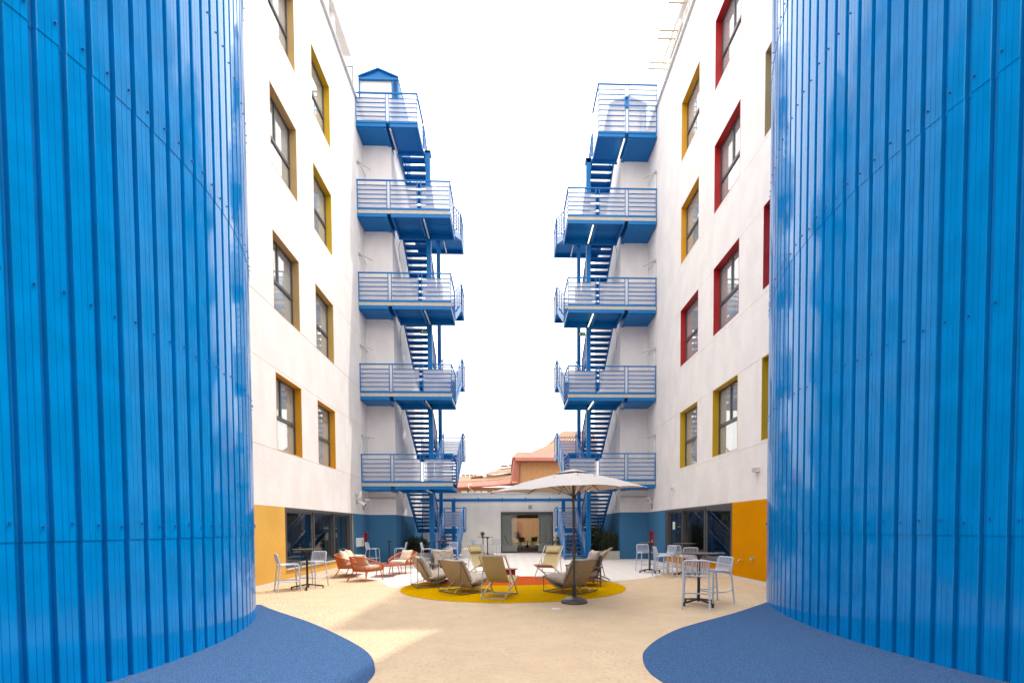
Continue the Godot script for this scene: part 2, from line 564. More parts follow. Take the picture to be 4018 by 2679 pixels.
func window_at(par: Node3D, X: float, out: float, h: Array, reveal: Material, mull: float, curtain: float, cm: Material) -> void:
	var pt := func(d: float, y: float, z: float) -> Vector3: return Vector3(X - out * d, y, z)
	var z0: float = h[0]; var z1: float = h[1]; var y0: float = h[2]; var y1: float = h[3]
	var f := S()
	var dF := 0.19
	var w := 0.06
	bx2(f, pt.call(dF, y0 + 0.012, z0 - 0.012), pt.call(dF + 0.06, y0 + w, z1 + 0.012))
	bx2(f, pt.call(dF, y1 - w, z0 - 0.012), pt.call(dF + 0.06, y1 - 0.012, z1 + 0.012))
	bx2(f, pt.call(dF, y0 + w, z0 - 0.012), pt.call(dF + 0.06, y1 - w, z0 - w))
	bx2(f, pt.call(dF, y0 + w, z1 + w), pt.call(dF + 0.06, y1 - w, z1 + 0.012))
	var yt := y0 + (y1 - y0) * 0.46
	bx2(f, pt.call(dF - 0.012, yt - 0.045, z0 - w), pt.call(dF + 0.055, yt + 0.045, z1 + w))
	var zm := lerpf(z0, z1, mull)
	if mull > 0:
		bx2(f, pt.call(dF - 0.008, yt + 0.045, zm + 0.035), pt.call(dF + 0.055, y1 - w, zm - 0.035))
	var win := obj("window", f, M.frame, par)
	var r := S()
	bx2(r, pt.call(-0.005, y0, z0), pt.call(dF, y0 + 0.012, z1))
	bx2(r, pt.call(-0.005, y1 - 0.012, z0), pt.call(dF, y1, z1))
	bx2(r, pt.call(-0.005, y0 + 0.012, z0), pt.call(dF, y1 - 0.012, z0 - 0.012))
	bx2(r, pt.call(-0.005, y0 + 0.012, z1 + 0.012), pt.call(dF, y1 - 0.012, z1))
	obj("reveal", r, reveal, win)
	var panes := [[z0 - w, z1 + w, y0 + w, yt - 0.045]]
	if mull > 0:
		panes.append([z0 - w, zm + 0.035, yt + 0.045, y1 - w])
		panes.append([zm - 0.035, z1 + w, yt + 0.045, y1 - w])
	else:
		panes.append([z0 - w, z1 + w, yt + 0.045, y1 - w])
	for p in panes:
		var g := S()
		bx2(g, pt.call(dF + 0.025, p[2], p[0]), pt.call(dF + 0.033, p[3], p[1]))
		obj("pane", g, M.glass, win)
	if curtain > 0:
		var rows := []
		var n := 26
		for j in 2:
			var row := []
			for i in n + 1:
				var q := float(i) / n
				row.append(pt.call(dF + 0.17 + 0.035 * sin(q * 31.0), y0 + 0.02 if j == 0 else y1 + 0.05, lerpf(lerpf(z0, z1, 1 - curtain), z1 - 0.1, q)))
			rows.append(row)
		var c := S()
		grid(c, rows)
		obj("curtain", c, cm, win)
	var b := S()
	room(b, pt.call(0.352, y0 - 0.75, z0 + 0.42), pt.call(3.2, y1 + 0.5, z1 - 0.42), out)
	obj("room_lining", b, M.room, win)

func room(b: SurfaceTool, p: Vector3, q: Vector3, out: float) -> void:
	# five walls of a small room with thickness, open towards the outside wall
	var t := 0.05
	bx2(b, Vector3(p.x, p.y - t, p.z), Vector3(q.x, p.y, q.z))
	bx2(b, Vector3(p.x, q.y, p.z), Vector3(q.x, q.y + t, q.z))
	bx2(b, Vector3(q.x, p.y - t, p.z), Vector3(q.x - out * t, q.y + t, q.z))
	bx2(b, Vector3(p.x, p.y, p.z), Vector3(q.x, q.y, p.z + t))
	bx2(b, Vector3(p.x, p.y, q.z), Vector3(q.x, q.y, q.z - t))

func long_window(par: Node3D, X: float, out: float, h: Array, cuts: Array, cm: Material, c0: float, c1: float) -> void:
	var pt := func(d: float, y: float, z: float) -> Vector3: return Vector3(X - out * d, y, z)
	var z0: float = h[0]; var z1: float = h[1]; var y0: float = h[2]; var y1: float = h[3]
	var f := S()
	var dF := 0.06
	bx2(f, pt.call(-0.01, y0, z0), pt.call(0.30, y0 + 0.07, z1))
	bx2(f, pt.call(-0.01, y1 - 0.09, z0), pt.call(0.30, y1, z1))
	bx2(f, pt.call(-0.01, y0 + 0.07, z0), pt.call(0.30, y1 - 0.09, z0 - 0.07))
	bx2(f, pt.call(-0.01, y0 + 0.07, z1 + 0.30), pt.call(0.30, y1 - 0.09, z1))
	for c in cuts:
		bx2(f, pt.call(dF - 0.03, y0 + 0.07, c + 0.05), pt.call(dF + 0.08, y1 - 0.09, c - 0.05))
	var win := obj("window", f, M.frame, par)
	var edges := [z0 - 0.07] + cuts + [z1 + 0.30]
	for i in edges.size() - 1:
		var a: float = edges[i] - (0.05 if i > 0 else 0.0)
		var b: float = edges[i + 1] + (0.05 if i < edges.size() - 2 else 0.0)
		var d: float = dF + 0.05 * (i % 2)
		var s := S()
		bx2(s, pt.call(d, y0 + 0.07, a), pt.call(d + 0.045, y0 + 0.14, b))
		bx2(s, pt.call(d, y1 - 0.15, a), pt.call(d + 0.045, y1 - 0.09, b))
		bx2(s, pt.call(d, y0 + 0.14, a), pt.call(d + 0.045, y1 - 0.15, a - 0.05))
		bx2(s, pt.call(d, y0 + 0.14, b + 0.05), pt.call(d + 0.045, y1 - 0.15, b))
		obj("sash", s, M.frame_light if i == 0 else M.frame, win)
		var g := S()
		bx2(g, pt.call(d + 0.018, y0 + 0.14, a - 0.05), pt.call(d + 0.026, y1 - 0.15, b + 0.05))
		obj("pane", g, M.glass_low, win)
	var rows := []
	for j in 2:
		var row := []
		for i in 61:
			var q := i / 60.0
			row.append(pt.call(0.45 + 0.04 * sin(q * 70.0), 0.06 if j == 0 else y1 + 0.1, lerpf(c0, c1, q)))
		rows.append(row)
	var cu := S()
	grid(cu, rows)
	obj("curtain", cu, cm, win)
	var sill := S()
	bx2(sill, pt.call(-0.05, y0 - 0.035, z0 + 0.02), pt.call(0.28, y0, z1 - 0.02))
	obj("sill", sill, M.coping, win)
	var b := S()
	room(b, pt.call(0.352, 0.05, z0 + 0.4), pt.call(4.5, 2.75, z1 - 0.4), out)
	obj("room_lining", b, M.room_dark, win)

func wing(label: String, X: float, out: float, zend: float, split: float, sill_top: float, band: Material, wins: Array, lw: Array, lw_cuts: Array, colx: float, top: float, cm: Material, lc: Array) -> Node3D:
	# one wing of the hotel. X: court facade, zend: far corner, colx: facade of the set-back part behind the stair
	var t := thing("hotel_wing", label, "building")
	var near := -9.7
	var back := X - out * 9.0
	var joints := []
	for y in [3.62, 5.80, 7.38, 9.55, 11.18, 13.34, 14.9, 17.0]:
		joints.append(y)
	var holes := []
	for w in wins:
		holes.append(w[0])
	holes.append(lw)
	var st := S()
	wall_face(st, X, out, near, zend, sill_top, top, holes, 0.35, joints)
	# the wall behind the balconies, and the set-back facade
	var pz := zend
	var bp := S()
	bx2(bp, Vector3(X - out * 0.35, sill_top, pz - 0.35), Vector3(colx, top, pz))
	bx2(bp, Vector3(colx, sill_top, pz - 0.35), Vector3(colx - out * 0.35, top, -27.2))
	obj("wall", st, M.white, t)
	obj("wall", bp, M.white, t)
	var s2 := S()
	wall_face(s2, X, out, near, split, 0.09, sill_top, [lw], 0.35)
	obj("painted_band", s2, band, t)
	var s3 := S()
	wall_face(s3, X, out, split, zend, 0.0, sill_top, [lw], 0.35)
	bx2(s3, Vector3(X - out * 0.35, 0.0, pz - 0.35), Vector3(colx, sill_top, pz))
	bx2(s3, Vector3(colx, 0.0, pz - 0.35), Vector3(colx - out * 0.35, sill_top, -27.2))
	bx2(s3, Vector3(X - out * 0.3, 0.36, pz), Vector3(colx + out * 0.008, 0.40, pz + 0.008))
	obj("painted_band", s3, M.bluewall, t)
	var s4 := S()
	bx2(s4, Vector3(X - out * 0.34, 0.0, near), Vector3(X + out * 0.012, 0.09, split))
	obj("skirting", s4, M.skirting, t)
	var s5 := S()
	bx2(s5, Vector3(X - out * 0.36, 0, near), Vector3(back, top, near - 0.3))
	bx2(s5, Vector3(back, 0, near), Vector3(back + out * 0.3, top, -27.2))
	bx2(s5, Vector3(colx - out * 0.36, 0, -27.2), Vector3(back, top, -27.5))
	obj("wall", s5, M.white, t)
	var s6 := S()
	bx2(s6, Vector3(X - out * 0.36, top - 0.3, near - 0.3), Vector3(back + out * 0.3, top - 0.05, pz))
	bx2(s6, Vector3(colx - out * 0.36, top - 0.3, pz), Vector3(back + out * 0.3, top - 0.05, -27.2))
	obj("roof", s6, M.concrete, t)
	var s7 := S()
	bx2(s7, Vector3(X + out * 0.03, top, near), Vector3(X - out * 0.4, top + 0.07, pz + 0.02))
	tube(s7, [Vector3(X + out * 0.05, top + 0.03, near), Vector3(X + out * 0.05, top + 0.03, pz + 0.02)], 0.05, 10)
	obj("coping", s7, M.coping, t)
	for w in wins:
		window_at(t, X, out, w[0], w[1], w[2], w[3], cm if w.size() < 5 else w[4])
	long_window(t, X, out, lw, lw_cuts, M.curtain_teal, lc[0], lc[1])
	return t

# ---------------------------------------------------------------- fire stairs
func railing(par: Node3D, a: Vector3, b: Vector3, up: float, posts: int, bars: int, panel: bool, first := 0.1, deck := 0.02) -> void:
	# a railing along a..b (points on the floor line), vertical posts; bars run parallel to a..b
	var st := S()
	bar(st, a + Vector3.UP * up, b + Vector3.UP * up, 0.05, 0.04)
	for i in posts:
		var p := a.lerp(b, float(i) / (posts - 1))
		bar(st, p + Vector3.UP * (-0.05), p + Vector3.UP * (up - 0.02), 0.045, 0.03, Vector3.RIGHT if absf((b - a).normalized().x) > 0.5 else Vector3.BACK)
	var r := obj("railing", st, M.steel, par)
	for k in bars:
		var y := first + (up - 0.2 - first) * k / (bars - 1)
		var s := S()
		bar(s, a + Vector3.UP * y, b + Vector3.UP * y, 0.018, 0.022)
		obj("rail_bar", s, M.steel, r)
	if panel:
		var s := S()
		var u := Vector3.UP
		var d := (b - a).normalized()
		var n := d.cross(u).normalized() * 0.002
		var p0 := a + u * first + d * 0.04 - n; var p1 := b + u * first - d * 0.04 - n
		var p2 := b + u * (up - 0.2) - d * 0.04 - n; var p3 := a + u * (up - 0.2) + d * 0.04 - n
		var c := (p0 + p2) / 2
		obox(s, c, (p1 - p0) / 2, (p3 - p0) / 2, n)
		obj("screen_panel", s, M.perforated, r)

func flight(par: Node3D, u0: float, u1: float, ya: float, yb: float, wa: float, wb: float, s: float, both: bool) -> void:
	# steps climb from (ya, wa) to (yb, wb); u across, w into depth (z = -w)
	var P := func(u: float, y: float, w: float) -> Vector3: return Vector3(s * u, y, -w)
	var n := int(round((yb - ya) / 0.176))
	var st := S()
	for u in [u0, u1]:
		bar(st, P.call(u, ya - 0.02, wa), P.call(u, yb - 0.06, wb), 0.05, 0.24)
	var fl := obj("flight", st, M.steel, par)
	for i in range(1, n):
		var f := float(i) / n
		var y := lerpf(ya, yb, f)
		var w := lerpf(wa, wb, f)
		var dir := signf(wb - wa)
		var t := S()
		bx2(t, P.call(u0 + 0.025, y - 0.035, w - dir * 0.14), P.call(u1 - 0.025, y, w + dir * 0.13))
		bx2(t, P.call(u0 + 0.03, y - 0.085, w - dir * 0.138), P.call(u1 - 0.03, y - 0.035, w - dir * 0.118))
		obj("tread", t, M.steel_dark if i % 1 == 0 else M.steel, fl)
	railing(par, P.call(u1, ya + 0.15, wa), P.call(u1, yb + 0.15, wb), 0.95, 4, 5, true)
	if both:
		railing(par, P.call(u0, ya + 0.15, wa), P.call(u0, yb + 0.15, wb), 0.95, 4, 5, true)

func stair(label: String, X: float, Zf: float, s: float, lift: float, lit: bool, top_tall: float) -> Node3D:
	var t := thing("fire_escape_stair", label, "staircase", Vector3(X, 0, Zf), 0.0, "blue steel fire escape stairs")
	var P := func(u: float, y: float, w: float) -> Vector3: return Vector3(s * u, y, -w)
	var L := [3.45 + lift, 7.22 + lift, 10.99 + lift, 14.76 + lift, 18.27 + lift]
	var D := 1.36
	for k in 5:
		var y: float = L[k]
		var U := 3.87 if k < 4 else 2.56
		# deck
		var st := S()
		bx2(st, P.call(0.02, y - 0.03, 0.0), P.call(U, y + 0.035, 0.06))
		bx2(st, P.call(0.02, y - 0.02, 0.06), P.call(U, y, D))
		if k < 4:
			bx2(st, P.call(0.02, y - 0.31, 0.02), P.call(1.24, y - 0.17, 0.07))
			bx2(st, P.call(1.40, y - 0.31, 0.02), P.call(U, y - 0.17, 0.07))
		else:
			bx2(st, P.call(0.02, y - 0.17, 0.02), P.call(1.24, y - 0.03, 0.07))
			bx2(st, P.call(1.40, y - 0.17, 0.02), P.call(U, y - 0.03, 0.07))
		var yl := y - (0.31 if k < 4 else 0.17)
		# under beams
		bx2(st, P.call(U - 0.06, yl, 0.07), P.call(U, y - 0.02, D))
		bx2(st, P.call(1.40, yl, 0.07), P.call(1.47, y - 0.02, D))
		bx2(st, P.call(1.10, yl - 0.06, 0.07), P.call(1.24, y - 0.02, D))
		if k < 4:
			bx2(st, P.call(2.56, yl, 0.07), P.call(2.64, y - 0.02, D))
		bx2(st, P.call(1.40, yl - 0.05, D), P.call(U, y - 0.02, D + 0.08))
		bx2(st, P.call(1.47, yl + 0.07, 0.62), P.call(U - 0.06, yl + 0.085, 0.66))
		var pf := obj("platform", st, M.steel, t)
		var un := S()
		bx2(un, P.call(1.47, y - 0.13, 0.07), P.call(U - 0.06, y - 0.115, D))
		bx2(un, P.call(0.02, yl - 0.02, 0.07), P.call(1.10, yl, D - 0.02))
		obj("soffit_plate", un, M.steel, pf)
		if k < 4:
			var cs := S()
			bx2(cs, P.call(0.02, y - 0.17, 0.012), P.call(U - 0.01, y - 0.03, 0.06))
			bx2(cs, P.call(U - 0.012, y - 0.17, 0.06), P.call(U + 0.0, y - 0.03, D))
			obj("concrete_edge", cs, M.concrete, pf)
		# front railing: one handrail, panels of bars between doubled posts
		var spans := [[0.03, 1.24], [1.38, 2.50], [2.64, 3.84]] if k < 4 else [[0.03, 1.24], [1.38, 2.52]]
		var up := 1.17 if k < 4 else top_tall
		var nb := 5 if up < 1.5 else 8
		var hr := S()
		bar(hr, P.call(0.0, y + up, 0.02), P.call(U, y + up, 0.02), 0.05, 0.045)
		bar(hr, P.call(U - 0.02, y + up, 0.0), P.call(U - 0.02, y + up, D if k == 4 else D - 0.05), 0.05, 0.045)
		var hn := obj("handrail", hr, M.steel, pf)
		for sp in spans:
			var fr := S()
			for u in sp:
				bx2(fr, P.call(u - 0.015, y + 0.03, 0.005), P.call(u + 0.015, y + up - 0.02, 0.04))
			bx2(fr, P.call(sp[0], y + 0.04, 0.01), P.call(sp[1], y + 0.06, 0.035))
			obj("panel_frame", fr, M.steel, pf)
			for b in nb:
				var yy := y + 0.06 + (up - 0.26) * (b + 1.0) / nb
				var bs := S()
				bar(bs, P.call(sp[0], yy, 0.022), P.call(sp[1], yy, 0.022), 0.02, 0.024)
				obj("rail_bar", bs, M.steel, pf)
			var pn := S()
			bx2(pn, P.call(sp[0] + 0.03, y + 0.06, 0.04), P.call(sp[1] - 0.03, y + up - 0.2, 0.044))
			obj("screen_panel", pn, M.perforated, pf)
		# side railing at the free end
		for b in nb:
			var yy := y + 0.06 + (up - 0.26) * (b + 1.0) / nb
			var bs := S()
			bar(bs, P.call(U - 0.02, yy, 0.04), P.call(U - 0.02, yy, D - 0.05), 0.02, 0.024)
			obj("rail_bar", bs, M.steel, pf)
		var ps := S()
		bx2(ps, P.call(U - 0.035, y, D - 0.07), P.call(U - 0.005, y + up, D - 0.03))
		obj("railing_post", ps, M.steel, pf)
		# strip light under the platform
		var ul := 2.75 if k < 4 else 1.40
		var yb := yl + 0.02
		var tl := S()
		tube(tl, [P.call(ul, yb - 0.05, 0.10), P.call(ul, yb - 0.05, D - 0.05)], 0.035, 10)
		obj("strip_light", tl, M.tube_on if lit else M.tube_off, pf)
		if lit:
			var om := OmniLight3D.new()
			om.light_energy = 0.04
			om.light_color = Color(1.0, 0.93, 0.8)
			om.omni_range = 12.0
			om.omni_attenuation = 2.0
			om.light_size = 0.2
			om.shadow_enabled = true
			om.position = P.call(ul, yb - 0.13, 0.7)
			pf.add_child(om)
		# conduit down from the light
		if k < 4:
			var cd := S()
			tube(cd, rounded([P.call(ul, yl - 0.02, D + 0.1), P.call(1.47, yl - 0.02, D + 0.1), P.call(1.36, yl - 0.35, D + 0.16), P.call(1.36, yl - 0.9, D + 0.3)], 0.1), 0.014, 6)
			obj("conduit", cd, M.conduit, pf)
	# flights
	var mid := [1.47]
	for k in range(1, 5):
		mid.append(L[k] - 1.95)
	for k in 5:
		var ym: float = mid[k]
		var y1: float = L[k]
		var y0: float = L[k - 1] if k > 0 else 0.0
		var wl := 4.2
		flight(t, 2.90, 3.86, y0, ym, D - 0.2 if k == 0 else D + 0.02, wl, s, true)
		flight(t, 1.55, 2.56, ym, y1, wl, D + 0.05, s, false)
		var st := S()
		bx2(st, P.call(1.50, ym - 0.02, wl), P.call(3.92, ym, wl + 1.2))
		bx2(st, P.call(1.50, ym - 0.2, wl), P.call(3.92, ym - 0.02, wl + 0.07))
		bx2(st, P.call(1.50, ym - 0.2, wl + 1.13), P.call(3.92, ym - 0.02, wl + 1.2))
		bx2(st, P.call(3.85, ym - 0.2, wl + 0.07), P.call(3.92, ym - 0.02, wl + 1.13))
		bx2(st, P.call(1.50, ym - 0.2, wl + 0.07), P.call(1.57, ym - 0.02, wl + 1.13))
		var ld := obj("landing", st, M.steel, t)
		var tl := S()
		tube(tl, [P.call(3.0, ym - 0.16, wl + 0.1), P.call(3.0, ym - 0.16, wl + 1.1)], 0.03, 8)
		obj("strip_light", tl, M.tube_off, ld)
		railing(t, P.call(1.55, ym, wl + 1.17), P.call(3.9, ym, wl + 1.17), 1.1, 3, 6, true)
		railing(t, P.call(3.9, ym, wl), P.call(3.9, ym, wl + 1.17), 1.1, 2, 6, true)
	var cs := S()
	bx2(cs, P.call(2.62, 0, D + 0.0), P.call(2.82, L[4] - 0.02, D + 0.18))
	obj("column", cs, M.steel, t)
	var cs2 := S()
	bx2(cs2, P.call(2.62, 0, 4.3), P.call(2.80, mid[4], 4.46))
	obj("column", cs2, M.steel, t)
	var cs3 := S()
	bx2(cs3, P.call(2.58, L[4] - 0.2, D), P.call(2.86, L[4] + 0.0, D + 0.2))
	obj("column_head", cs3, M.steel, t)
	# door leaf with closer on each storey, in the side wall
	for k in 4:
		var y: float = L[k]
		var dr := S()
		bx2(dr, P.call(0.0, y + 0.0, 0.12), P.call(0.02, y + 2.05, 0.98))
		var dd := obj("door", dr, M.white_paint, t)
		var cl := S()
		bx2(cl, P.call(0.02, y + 1.93, 0.05), P.call(0.09, y + 2.02, 0.16))
		bar(cl, P.call(0.07, y + 1.97, 0.12), P.call(0.46, y + 1.94, 0.5), 0.03, 0.02)
		bar(cl, P.call(0.07, y + 1.97, 0.12), P.call(0.10, y + 2.0, 0.92), 0.02, 0.02)
		obj("closer_arm", cl, M.grey_paint, dd)
	return t

# ---------------------------------------------------------------- furniture
func make_stool(label: String) -> Node3D:
	var t := thing("bar_stool", label, "bar stool", Vector3.ZERO, 0.0, "pale blue slatted bar stools")
	var m: Material = M.stool
	for sx in [-1.0, 1.0]:
		var a := S()
		tube(a, rounded([Vector3(sx * 0.235, 0, -0.235), Vector3(sx * 0.205, 0.645, -0.20), Vector3(sx * 0.205, 0.645, 0.05)], 0.05), 0.0165, 8)
		obj("leg", a, m, t)
		var b := S()
		tube(b, [Vector3(sx * 0.235, 0, 0.265), Vector3(sx * 0.21, 0.62, 0.195)], 0.0165, 8)
		obj("leg", b, m, t)
	var f := S()
	for sx in [-1.0, 1.0]:
		tube(f, [Vector3(sx * 0.205, 0.645, 0.04), Vector3(sx * 0.21, 0.62, 0.2)], 0.0165, 8)
	tube(f, [Vector3(-0.2, 0.645, -0.185), Vector3(0.2, 0.645, -0.185)], 0.014, 8)
	tube(f, [Vector3(-0.205, 0.61, 0.17), Vector3(0.205, 0.61, 0.17)], 0.014, 8)
	obj("seat_frame", f, m, t)
	var bk := S()
	tube(bk, rounded([Vector3(-0.21, 0.62, 0.195), Vector3(-0.205, 0.895, 0.255), Vector3(0.205, 0.895, 0.255), Vector3(0.21, 0.62, 0.195)], 0.055, 5), 0.0165, 8)
	obj("back_frame", bk, m, t)
	for i in 9:
		var x := lerpf(-0.165, 0.165, i / 8.0)
		var sl := S()
		tube(sl, rounded([Vector3(x, 0.655, -0.185), Vector3(x, 0.632, 0.145), Vector3(x, 0.69, 0.215), Vector3(x, 0.885, 0.252)], 0.05, 4), 0.0095, 6)
		obj("slat", sl, m, t)
	var fr := S()
	for sx in [-1.0, 1.0]:
		tube(fr, rounded([Vector3(sx * 0.225, 0.24, -0.222), Vector3(sx * 0.225, 0.245, 0.12), Vector3(sx * 0.227, 0.30, 0.232)], 0.05), 0.0125, 8)
	tube(fr, [Vector3(-0.225, 0.24, -0.222), Vector3(0.225, 0.24, -0.222)], 0.0125, 8)
	obj("footrest", fr, m, t)
	return t

func make_bar_table(label: String) -> Node3D:
	var t := thing("bar_table", label, "bar table", Vector3.ZERO, 0.0, "round dark bar tables")
	var a := S()
	lathe(a, [Vector2(0.0, 0.982), Vector2(0.315, 0.982), Vector2(0.336, 0.992), Vector2(0.335, 0.996), Vector2(0.0, 0.997)], 40)
	obj("tabletop", a, M.bronze, t)
	var b := S()
	tube(b, [Vector3(0, 0.07, 0), Vector3(0, 0.95, 0)], 0.026, 14)
	obj("column", b, M.black, t)
	var h := S()
	lathe(h, [Vector2(0.028, 0.90), Vector2(0.05, 0.94), Vector2(0.085, 0.955), Vector2(0.09, 0.982)], 16)
	bx(h, Vector3(0.05, 0.935, 0), Vector3(0.05, 0.03, 0.03))
	obj("hub", h, M.black, t)
	for k in 4:
		var d := Vector3(cos(k * PI / 2), 0, sin(k * PI / 2))
		var f := S()
		bar(f, d * 0.02 + Vector3.UP * 0.115, d * 0.36 + Vector3.UP * 0.062, 0.035, 0.03)
		bar(f, d * 0.355 + Vector3.UP * 0.075, d * 0.355, 0.036, 0.03, d)
		obj("foot", f, M.black, t)
	return t

func rope_seat(label: String, at: Vector3, turn: float, w: float, seats: int, cushions: int) -> void:
	var t := thing("rope_loveseat" if seats > 1 else "rope_armchair", label, "outdoor sofa" if seats > 1 else "armchair", at, turn, "" if seats > 1 else "red rope armchairs")
	var hw := w / 2
	var rail := curve([Vector3(-hw + 0.02, 0.30, -0.30), Vector3(-hw - 0.02, 0.43, -0.30), Vector3(-hw - 0.03, 0.50, -0.19), Vector3(-hw - 0.04, 0.58, 0.06), Vector3(-hw + 0.01, 0.665, 0.30), Vector3(-hw + 0.17, 0.69, 0.385), Vector3(0, 0.695, 0.395),
		Vector3(hw - 0.17, 0.69, 0.385), Vector3(hw - 0.01, 0.665, 0.30), Vector3(hw + 0.04, 0.58, 0.06), Vector3(hw + 0.03, 0.50, -0.19), Vector3(hw + 0.02, 0.43, -0.30), Vector3(hw - 0.02, 0.30, -0.30)], 8)
	var ring := curve([Vector3(-hw + 0.02, 0.30, -0.30), Vector3(-hw + 0.03, 0.295, -0.1), Vector3(-hw + 0.05, 0.29, 0.18), Vector3(-hw + 0.12, 0.29, 0.265), Vector3(0, 0.29, 0.285), Vector3(hw - 0.12, 0.29, 0.265), Vector3(hw - 0.05, 0.29, 0.18), Vector3(hw - 0.03, 0.295, -0.1), Vector3(hw - 0.02, 0.30, -0.30)], 12)
	var a := S()
	tube(a, rail, 0.019, 8)
	obj("top_rail", a, M.rope, t)
	var b := S()
	tube(b, ring + [Vector3(hw - 0.02, 0.30, -0.30), Vector3(-hw + 0.02, 0.30, -0.30)], 0.018, 8)
	bx(b, Vector3(0, 0.305, -0.02), Vector3(w - 0.1, 0.012, 0.5))
	obj("seat_frame", b, M.rope, t)
	var s := S()
	var n := int(w / 0.68 * 66)
	for i in range(1, n):
		var f := float(i) / n
		var fi := 0.04 + f * 0.92
		var p := sample(rail, fi)
		var q := sample(ring, f)
		tube(s, [q, p], 0.0062, 5)
	var so := obj("rope_strands", s, M.rope, t)
	so.set_meta("kind", "stuff")
	for sx in [-1.0, 1.0]:
		var l1 := S()
		tube(l1, [Vector3(sx * (hw - 0.04), 0.30, -0.26), Vector3(sx * hw, 0, -0.31)], 0.0145, 8)
		obj("leg", l1, M.terracotta, t)
		var l2 := S()
		tube(l2, [Vector3(sx * (hw - 0.07), 0.29, 0.2), Vector3(sx * (hw + 0.03), 0, 0.37)], 0.0145, 8)
		obj("leg", l2, M.terracotta, t)
	for k in seats:
		var cx := 0.0 if seats == 1 else lerpf(-hw / 2 + 0.02, hw / 2 - 0.02, float(k))
		var c := S()
		pillow(c, Vector3(cx, 0.375, -0.03), Vector3(w / seats / 2 - 0.04, 0, 0), Vector3(0, 0, 0.29), Vector3.UP, 0.14, 0.02, 0.006, 7 + k, 10.0)
		obj("seat_cushion", c, M.cushion, t)
	for k in cushions:
		var cx := 0.0 if cushions == 1 else lerpf(-hw + 0.22, hw - 0.22, float(k) / (cushions - 1))
		var tw := 0.0 if cushions == 1 else (0.5 if k % 2 else -0.25)
		var c := S()
		var ex := Vector3(cos(tw), sin(tw) * 0.6, 0).normalized() * 0.215
		var ey := Vector3(-sin(tw) * 0.5, 0.85, 0.45).normalized() * 0.2
		pillow(c, Vector3(cx, 0.585 + 0.02 * (k % 2), 0.16 - 0.05 * (k % 2)), ex, ey, ex.cross(ey).normalized(), 0.17, 0.13, 0.012, 17 + k)
		obj("back_cushion", c, M.cushion, t)

func sample(line: Array, f: float) -> Vector3:
	var x := clampf(f, 0, 1) * (line.size() - 1)
	var i := mini(int(x), line.size() - 2)
	return line[i].lerp(line[i + 1], x - i)

func make_deckchair(label: String) -> Node3D:
	var t := thing("deckchair", label, "deckchair", Vector3.ZERO, 0.0, "beige sling deckchairs")
	var w := 0.29
	var m: Material = M.champagne
	var fwd := func(f: float, h: float, x := 0.0) -> Vector3: return Vector3(x, h, -f)
	var a := S()
	for s in [-1.0, 1.0]:
		bar(a, fwd.call(0.42, 0.02, s * w), fwd.call(-0.50, 0.915, s * w), 0.018, 0.034)
	bar(a, fwd.call(0.42, 0.014, -w), fwd.call(0.42, 0.014, w), 0.026, 0.028)
	bar(a, fwd.call(-0.50, 0.91, -w - 0.01), fwd.call(-0.50, 0.91, w + 0.01), 0.034, 0.03)
	obj("back_frame", a, m, t)
	var b := S()
	var w2 := 0.262
	for s in [-1.0, 1.0]:
		bar(b, fwd.call(-0.44, 0.02, s * w2), fwd.call(0.50, 0.40, s * w2), 0.018, 0.034)
	bar(b, fwd.call(-0.44, 0.014, -w2), fwd.call(-0.44, 0.014, w2), 0.026, 0.028)
	bar(b, fwd.call(0.50, 0.395, -w2 - 0.03), fwd.call(0.50, 0.395, w2 + 0.03), 0.03, 0.024)
	for s in [-1.0, 1.0]:
		for k in 4:
			bx(b, fwd.call(-0.39 + 0.045 * k, 0.065 + 0.018 * k, s * w2), Vector3(0.012, 0.03, 0.012))
	obj("seat_frame", b, m, t)
	for s in [-1.0, 1.0]:
		var c := S()
		bar(c, fwd.call(-0.17, 0.60, s * (w + 0.018)), fwd.call(-0.30, 0.09, s * (w + 0.018)), 0.014, 0.028)
		obj("prop_strut", c, m, t)
	var cb := S()
	bar(cb, fwd.call(-0.30, 0.095, -w - 0.02), fwd.call(-0.30, 0.095, w + 0.02), 0.02, 0.02)
	obj("cross_bar", cb, m, t)
	var sl := S()
	var line = curve([fwd.call(-0.505, 0.925), fwd.call(-0.36, 0.71), fwd.call(-0.16, 0.44), fwd.call(0.0, 0.315), fwd.call(0.17, 0.285), fwd.call(0.36, 0.345), fwd.call(0.505, 0.408)], 5)
	cloth_strip(sl, line, -0.235, 0.235, 0.005, -0.006)
	obj("sling", sl, M.sling, t)
	var h := S()
	pillow(h, fwd.call(-0.345, 0.785), Vector3(0.205, 0, 0), fwd.call(-0.145, 0.215).normalized() * 0.085, fwd.call(0.215, 0.145).normalized(), 0.085, 0.02, 0.003, 3, 4.0)
	obj("headrest", h, M.sling, t)
	return t

